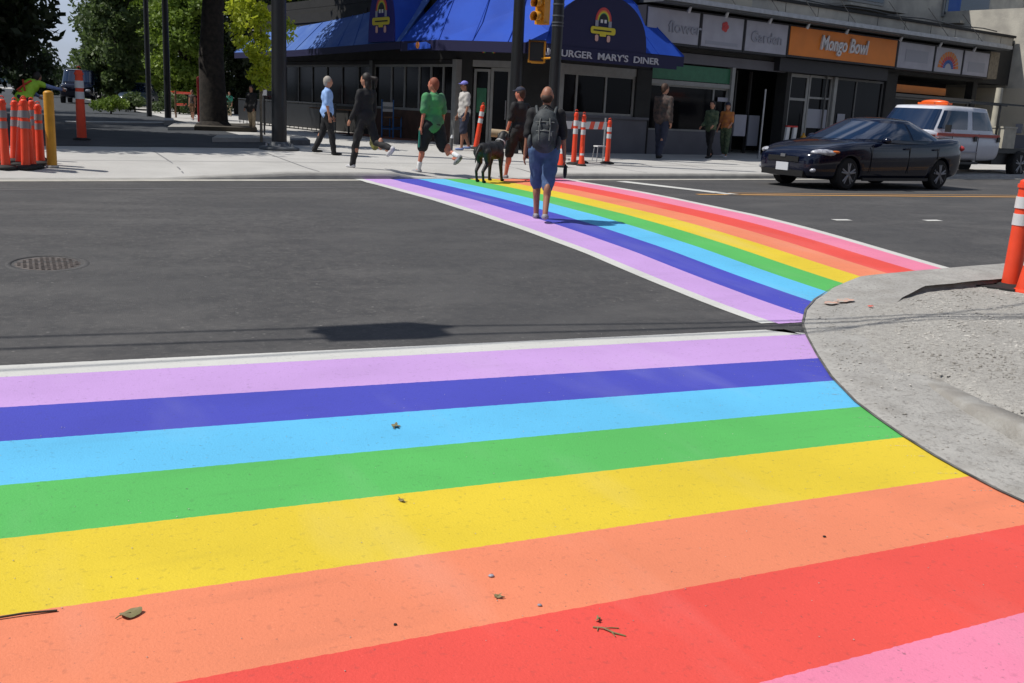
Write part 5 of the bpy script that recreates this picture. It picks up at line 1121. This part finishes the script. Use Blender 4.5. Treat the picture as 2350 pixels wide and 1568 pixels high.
    if hairstyle != 'bald':
        b = MB()
        if hairstyle == 'short': b.ell(head+HR @ Vector((0, -.016, .022)), (.087, .101, .116), HR).ell(head+HR @ Vector((0, -.055, -.03)), (.07, .05, .07), HR)
        if hairstyle == 'fringe': b.ell(head+HR @ Vector((0, -.045, -.035)), (.08, .062, .065), HR)
        if hairstyle in ('long', 'ponytail'): b.ell(head+HR @ Vector((0, -.02, .025)), (.088, .10, .115), HR).ell(head+HR @ Vector((0, -.06, -.08)), (.085, .06, .13), HR)
        if hairstyle == 'ponytail': b.cap(head+HR @ Vector((.0, -.11, .05)), head+HR @ Vector((.02, -.20, .03)), .03, .04).cap(head+HR @ Vector((.02, -.20, .03)), head+HR @ Vector((.03, -.2, -.12)), .035, .015)
        b.v = [S(p) for p in b.v]
        # keep the face clear
        o = b.build('hair', hair, t, mods=REM(vox*.8))
        bm = bmesh.new(); bm.from_mesh(o.data); hc = S(head); kill = [v for v in bm.verts if (lambda q: q.y > .045*f and q.z < .055*f)(HR.transposed() @ (v.co-hc))]; bmesh.ops.delete(bm, geom=kill, context='VERTS'); bm.to_mesh(o.data); bm.free()
    if 'cap' in W_:
        b = MB().ell(head+HR @ Vector((0, -.005, .06)), (.088, .102, .075), HR); b.ell(head+HR @ Vector((0, .11, .05)), (.066, .07, .012), HR)
        part(b, 'cap', W_['cap'], vox*.8)
    t['f'] = f
    return t, dict(base=base, f=f, J=J, A=A, T=T, S=S, head=head, M=Rz(math.atan2(-d.x, d.y)), sh=sh, HR=HR)
def wrinkle(o, a):
    for v in o.data.vertices:
        c = v.co; n = v.normal; w_ = math.sin(c.x*31+c.z*17+2*math.sin(c.z*9+c.y*13))*.5+math.sin(c.z*43+c.x*12+c.y*29)*.5
        v.co = c+n*(a*w_)
def world(inf, p): return inf['base'] + inf['M'] @ (Vector(p)*inf['f'])
L_ = -_rt; R_t = _rt; AW = _fh
# the man with the backpack on the crosswalk
pt, iA = person(1240, 506, 300, AW*.97+R_t*.05, 'bald topped man in black shirt and long denim shorts walking away on the far crosswalk', ((.24, .10, -.05), (-.20, .30, -.05)), ((-.10, .16, .14), (.08, .20, .10)), skin='skin_tan',
    wear=dict(top=('c_black', .95, .05, .014), bottom=('c_denim', 1.12, .026), shoes='shoe_dark'), vox=.013, hair='hair_brown', hairstyle='fringe', build_=1.04, torso_lean=.05)
bk = thing('backpack', 'large dark grey backpack worn by the man on the crosswalk', 'backpack', iA['base'], rz=math.atan2(-(AW*.97+R_t*.05).x, (AW*.97+R_t*.05).y), local=True)
T = iA['T']; fA = iA['f']
b = MB().ell(T(0, -.21, .26), (.175, .115, .26)).ell(T(0, -.22, .12), (.165, .11, .17)).ell(T(0, -.20, .42), (.14, .10, .10)); b.v = [v*fA for v in b.v]; o = b.build('bag_body', 'pack', bk, mods=REM(.014)); wrinkle(o, .008)
b = MB().ell(T(0, -.31, .15), (.115, .05, .12)); b.v = [v*fA for v in b.v]; b.build('front_pocket', 'pack', bk, mods=REM(.012))
for sx in (-1, 1):
    b = MB().tube([T(sx*.11, -.12, .46), T(sx*.13, -.02, .555), T(sx*.14, .09, .50), T(sx*.15, .13, .36), T(sx*.15, .06, .15), T(sx*.13, -.1, .06)], .02, 8); b.v = [v*fA for v in b.v]; b.build('strap', 'pack', bk)
    b = MB().ell(T(sx*.185, -.2, .10), (.035, .06, .09)); b.v = [v*fA for v in b.v]; b.build('side_pocket', 'pack', bk)
    b = MB().tube([T(sx*.06, -.315, .40), T(sx*.07, -.345, .28), T(sx*.065, -.35, .12)], .008, 6); b.v = [v*fA for v in b.v]; b.build('webbing', 'pack_trim', bk)
b = MB().tube([T(-.03, -.17, .52), T(0, -.18, .555), T(.03, -.17, .52)], .009, 6).box(T(.08, -.345, .2), (.035, .012, .05)).box(T(.03, -.352, .33), (.03, .01, .04)); b.v = [v*fA for v in b.v]; b.build('buckle', 'pack_trim', bk)
b = MB().tube([T(-.11, -.335, .235), T(0, -.355, .24), T(.11, -.335, .235)], .006, 6).tube([T(-.12, -.31, .35), T(0, -.325, .355), T(.12, -.31, .35)], .006, 6); b.v = [v*fA for v in b.v]; b.build('zip', 'pack_trim', bk)
hw = iA['A']['R'][2]+iA['A']['R'][3]*.09
b = MB().ell(hw+Vector((.012, -.02, -.12)), (.028, .055, .10)).tube([hw+Vector((0, .02, 0)), hw+Vector((.015, 0, -.06))], .008, 6); b.v = [v*fA for v in b.v]; bb = b.build('held_bag', 'c_black', None, mods=REM(.012)); bb.location = iA['base']; bb.rotation_euler = bk.rotation_euler; tag(bb, 'small black bag hanging from the right hand of the backpack man', 'bag')
# man in pale blue shirt
person(750, 355, 174, R_t*.95+AW*.25, 'grey haired man in pale blue shirt and black trousers walking to the right', ((-.20, .25, .02), (.22, .08, .02)), ((.15, .12, .2), (-.05, .10, .25)), wear=dict(top=('c_blue', .85, .12, .02), bottom=('c_black', 2, .018), shoes='rubber'), hair='hair_grey', build_=1.02)
# woman in black
pt, iW = person(838, 388, 213, L_*.72+AW*.62, 'woman in black jacket and leggings with dark hair, stepping left with a bag', ((.34, .12, .02), (-.42, .95, .02)), ((.10, .14, .5), (.10, .20, .15)), wear=dict(top=('c_black', 1.9, .10, .012), bottom=('c_black', 2, .008), shoes='shoe_white'), hair='hair_dark', hairstyle='ponytail', build_=.93, head_turn=.35)
h = iW['A']['R'][2]+iW['A']['R'][3]*.08
b = MB().ell(h+Vector((.03, -.03, -.26)), (.07, .12, .18)).tube([h, h+Vector((.02, 0, -.1))], .008, 6); b.v = [v*iW['f'] for v in b.v]; o = b.build('shopping_bag', 'bag_paper', None, mods=REM(.016)); o.location = iW['base']; o.rotation_euler = pt.rotation_euler; wrinkle(o, .01); tag(o, 'crumpled green brown shopping bag held by the woman in black', 'bag')
# man in green
pt, iG = person(990, 399, 213, L_*.75+AW*.6, 'red haired man in bright green shirt and black shorts walking left with white socks', ((.30, .12, .03), (-.36, .85, .03)), ((.02, .14, .12), (-.10, .16, .3)), skin='skin_red', wear=dict(top=('c_green', .8, .16, .035), bottom=('c_black', .98, .05), shoes='shoe_dark', socks='sock'), hair='hair_red', build_=1.16, head_turn=.4)
h = iG['A']['L'][2]+iG['A']['L'][3]*.07
b = MB().cone(h+Vector((0, .02, .02)), h+Vector((0, .03, -.30)), .018, .018, 10).cone(h+Vector((0, .02, .02)), h+Vector((0, .02, .07)), .01, .01, 8); b.v = [v*iG['f'] for v in b.v]; o = b.build('rolled_umbrella', 'c_teal', None); o.location = iG['base']; o.rotation_euler = pt.rotation_euler; tag(o, 'slim teal rod held in the left hand of the man in green', 'stick')
# man in cap
person(1062, 345, 154, L_*.8-AW*.4, 'man in pale purple cap, light grey shirt and dark shorts by the corner', ((.16, .12, .02), (-.14, .25, .03)), ((.0, .12, .3), (.0, .14, .3)), skin='skin_tan', wear=dict(top=('c_white', .8, .12, .03), bottom=('c_navy', 1.0, .03), shoes='c_shirtblue', cap='c_cap'), hair='hair_dark', build_=1.05)
# dog walker
pt, iD = person(1186, 412, 206, L_*.72+AW*.66, 'man in black cap, black shirt and shorts leading the black dog', ((.30, .15, .03), (-.34, .7, .03)), ((.18, .12, .12), (-.2, .14, .5)), skin='skin_red', wear=dict(top=('c_black', .85, .12, .02), bottom=('c_black', 1.0, .03), shoes='shoe_dark', cap='c_navy'), hair='hair_brown', build_=1.0, head_turn=.3)
hL = world(iD, iD['A']['L'][2]+iD['A']['L'][3]*.08)
o = MB().cone(hL+L_*.26+Vector((0, 0, .07)), hL+R_t*.06+Vector((0, 0, .06)), .075, .07, 18).build('rolled_mat', 'c_tan'); tag(o, 'pale tan rolled mat carried by the dog walker', 'roll')
# pair of walkers by the shop, man in patterned jacket
person(1513, 365, 168, R_t*.5+AW*.75, 'man in brown patterned jacket and dark trousers walking away before the flower shop', ((.20, .1, .02), (-.18, .3, .02)), ((.1, .14, .3), (-.1, .12, .2)), wear=dict(top=('c_brown', 1.9, .12, .03), bottom=('c_navy', 2, .02), shoes='rubber'), hair='hair_brown', build_=1.0, head_turn=-.5, vox=.022)
person(1625, 363, 128, L_*.6-AW*.7, 'dark haired woman in green and black, left of the two walkers by the shop window', ((.25, .1, .02), (-.22, .4, .02)), ((.15, .15, .9), (.0, .15, .9)), wear=dict(top=('c_dgreen', 1.8, .12, .03), bottom=('c_black', 2, .01), shoes='rubber'), hair='hair_dark', hairstyle='long', build_=.92, vox=.022)
person(1660, 362, 124, L_*.5-AW*.8, 'woman in orange top and dark cap, right of the two walkers by the shop window', ((.15, .1, .02), (-.12, .3, .02)), ((.15, .15, 1.0), (.0, .15, .6)), wear=dict(top=('c_orange', .9, .08, .03), bottom=('c_dgreen', 1.8, .03), shoes='shoe_white', cap='c_navy'), hair='hair_brown', hairstyle='long', build_=.92, vox=.022)
# worker bending beyond the left delineators
pt, iX = person(58, 318, 150, AW*.9+R_t*.3, 'road worker in lime hi vis vest with orange cross, bending behind the delineators', ((.15, .25, .05), (.1, .2, .05)), ((.9, .2, .2), (1.3, .5, .1)), wear=dict(top=('c_hivis', .35, .08, .03), bottom=('c_navy', 2, .02), shoes='rubber'), hair='hair_dark', build_=1.1, torso_lean=.75, vox=.02)
T = iX['T']; b = MB()
for sx in (-1, 1): b.tube([T(sx*.13, -.165, .42), T(-sx*.0, -.17, .26), T(-sx*.12, -.155, .10)], .022, 6)
b.tube([T(-.17, -.06, .08), T(0, -.17, .07), T(.17, -.06, .08)], .024, 6); b.v = [v*iX['f'] for v in b.v]; b.build('vest_cross', 'c_redx', pt)
for nm in 'LR':
    s_, e_, w_, dv = iX['A'][nm]; b = MB().cap(s_.lerp(e_, .2), e_, .06, .05).cap(e_, w_, .05, .04); b.v = [v*iX['f'] for v in b.v]; b.build('sleeve', 'c_shirtblue', pt, mods=REM(.02))
# small figures down the side street
person(527, 268, 56, -AW, 'far walker in green top and pale trousers right of the big trunk', ((.1, .05, .02), (-.1, .2, .02)), ((0, .1, .3), (0, .1, .3)), wear=dict(top=('c_teal', .8, .08, .02), bottom=('c_tan', 2, .02), shoes='shoe_white'), vox=.03)
person(578, 303, 104, -AW*.8+L_*.3, 'walker in long dark coat standing behind the sapling', ((.05, .05, .02), (-.1, .15, .02)), ((0, .1, .5), (0, .1, .5)), wear=dict(top=('c_black', 1.9, .22, .05), bottom=('c_tan', 2, .02), shoes='rubber'), hair='hair_dark', hairstyle='long', vox=.025)
person(442, 276, 68, -AW*.9+L_*.3, 'far bare shouldered walker in brown left of the red post', ((.1, .05, .02), (-.1, .2, .02)), ((0, .15, .1), (0, .15, .1)), wear=dict(top=('c_brown', .2, .10, .01), bottom=('wood', .9, .02), shoes='shoe_white'), hair='hair_brown', vox=.028)
# ------------------------------------------------------------------ dog
db = G(1122, 418); ddir = (R_t*.42+AW*.9).normalized(); dg_ = thing('dog', 'black short haired dog with white collar standing on the end of the crosswalk', 'dog', db, rz=math.atan2(-ddir.x, ddir.y), local=True)
b = MB(); s9 = 1.2
def dv_(x, y, z): return Vector((x, y, z))*s9
b.ell(dv_(0, .17, .46), (.115*s9, .17*s9, .135*s9)).ell(dv_(0, -.02, .475), (.10*s9, .2*s9, .11*s9)).ell(dv_(0, -.22, .47), (.10*s9, .13*s9, .11*s9))
b.cap(dv_(0, .27, .52), dv_(0, .38, .64), .085*s9, .065*s9).ell(dv_(0, .43, .68), (.07*s9, .09*s9, .07*s9)).cap(dv_(0, .48, .665), dv_(0, .58, .64), .042*s9, .032*s9)
for sx in (-1, 1):
    b.ell(dv_(sx*.068, .40, .66), (.018*s9, .035*s9, .055*s9))
    b.cap(dv_(sx*.075, .22, .42), dv_(sx*.08, .19+.02*sx, .24), .05*s9, .032*s9, 10).cap(dv_(sx*.08, .19+.02*sx, .24), dv_(sx*.08, .21+.05*sx, .04), .03*s9, .022*s9, 10).ell(dv_(sx*.08, .235+.05*sx, .025), (.03*s9, .045*s9, .022*s9))
    b.cap(dv_(sx*.075, -.25, .44), dv_(sx*.08, -.19-.03*sx, .29), .072*s9, .042*s9, 10).cap(dv_(sx*.08, -.19-.03*sx, .29), dv_(sx*.08, -.32-.05*sx, .17), .038*s9, .026*s9, 10).cap(dv_(sx*.08, -.32-.05*sx, .17), dv_(sx*.08, -.29-.05*sx, .03), .024*s9, .02*s9, 10).ell(dv_(sx*.08, -.265-.05*sx, .022), (.03*s9, .045*s9, .022*s9))
b.cap(dv_(0, -.33, .52), dv_(0, -.44, .42), .028*s9, .02*s9).cap(dv_(0, -.44, .42), dv_(.02, -.5, .3), .02*s9, .01*s9)
b.build('body', 'fur', dg_, mods=REM(.014))
MB().lathe((0, 0, 0), [(.088, -.022), (.094, 0), (.088, .022)], 20).build('collar', 'reflect', dg_); cl = dg_.children[-1]; cl.location = dv_(0, .325, .575); cl.rotation_euler = (-.75, 0, 0)
cw3 = db + Rz(dg_.rotation_euler.z) @ dv_(0, .33, .64)
o = MB().tube([cw3, cw3.lerp(hL, .5)-Vector((0, 0, .05)), hL], .012, 6).build('dog_leash', 'leash'); tag(o, 'pale leash from the dog collar to the hand of the dog walker', 'leash')
# ------------------------------------------------------------------ unseen rest of the crossroads, added behind and beside the camera to darken reflections
def block(x0, x1, y0, y1, h, lab, m='brick'):
    t = thing('street_building', lab, 'building', ((x0+x1)/2, y1, 0)); MB().box(((x0+x1)/2, (y0+y1)/2, h/2), (x1-x0, y1-y0, h)).build('wall', m, t)
    for fl in range(int(h//3.4)):
        z = 1.2+fl*3.4; w_ = MB()
        for k in range(int((x1-x0)//3)): w_.box((x0+1.6+k*3, y1+.01, z+.8), (1.7, .06, 1.7))
        w_.build('window', 'glass', t)
    MB().box(((x0+x1)/2, (y0+y1)/2, h+.15), (x1-x0+.4, y1-y0+.4, .3)).build('cornice', 'house', t)
block(16, 44, -24, -1.5, 11, 'unseen brick building added on the near right corner behind the gravel')
block(-60, -9, -24, -3, 10, 'unseen dark building added across the side street behind the camera', 'wall_grey')
block(-8.5, 15, -48, -32, 14, 'unseen building added to close the side street behind the camera', 'stucco')
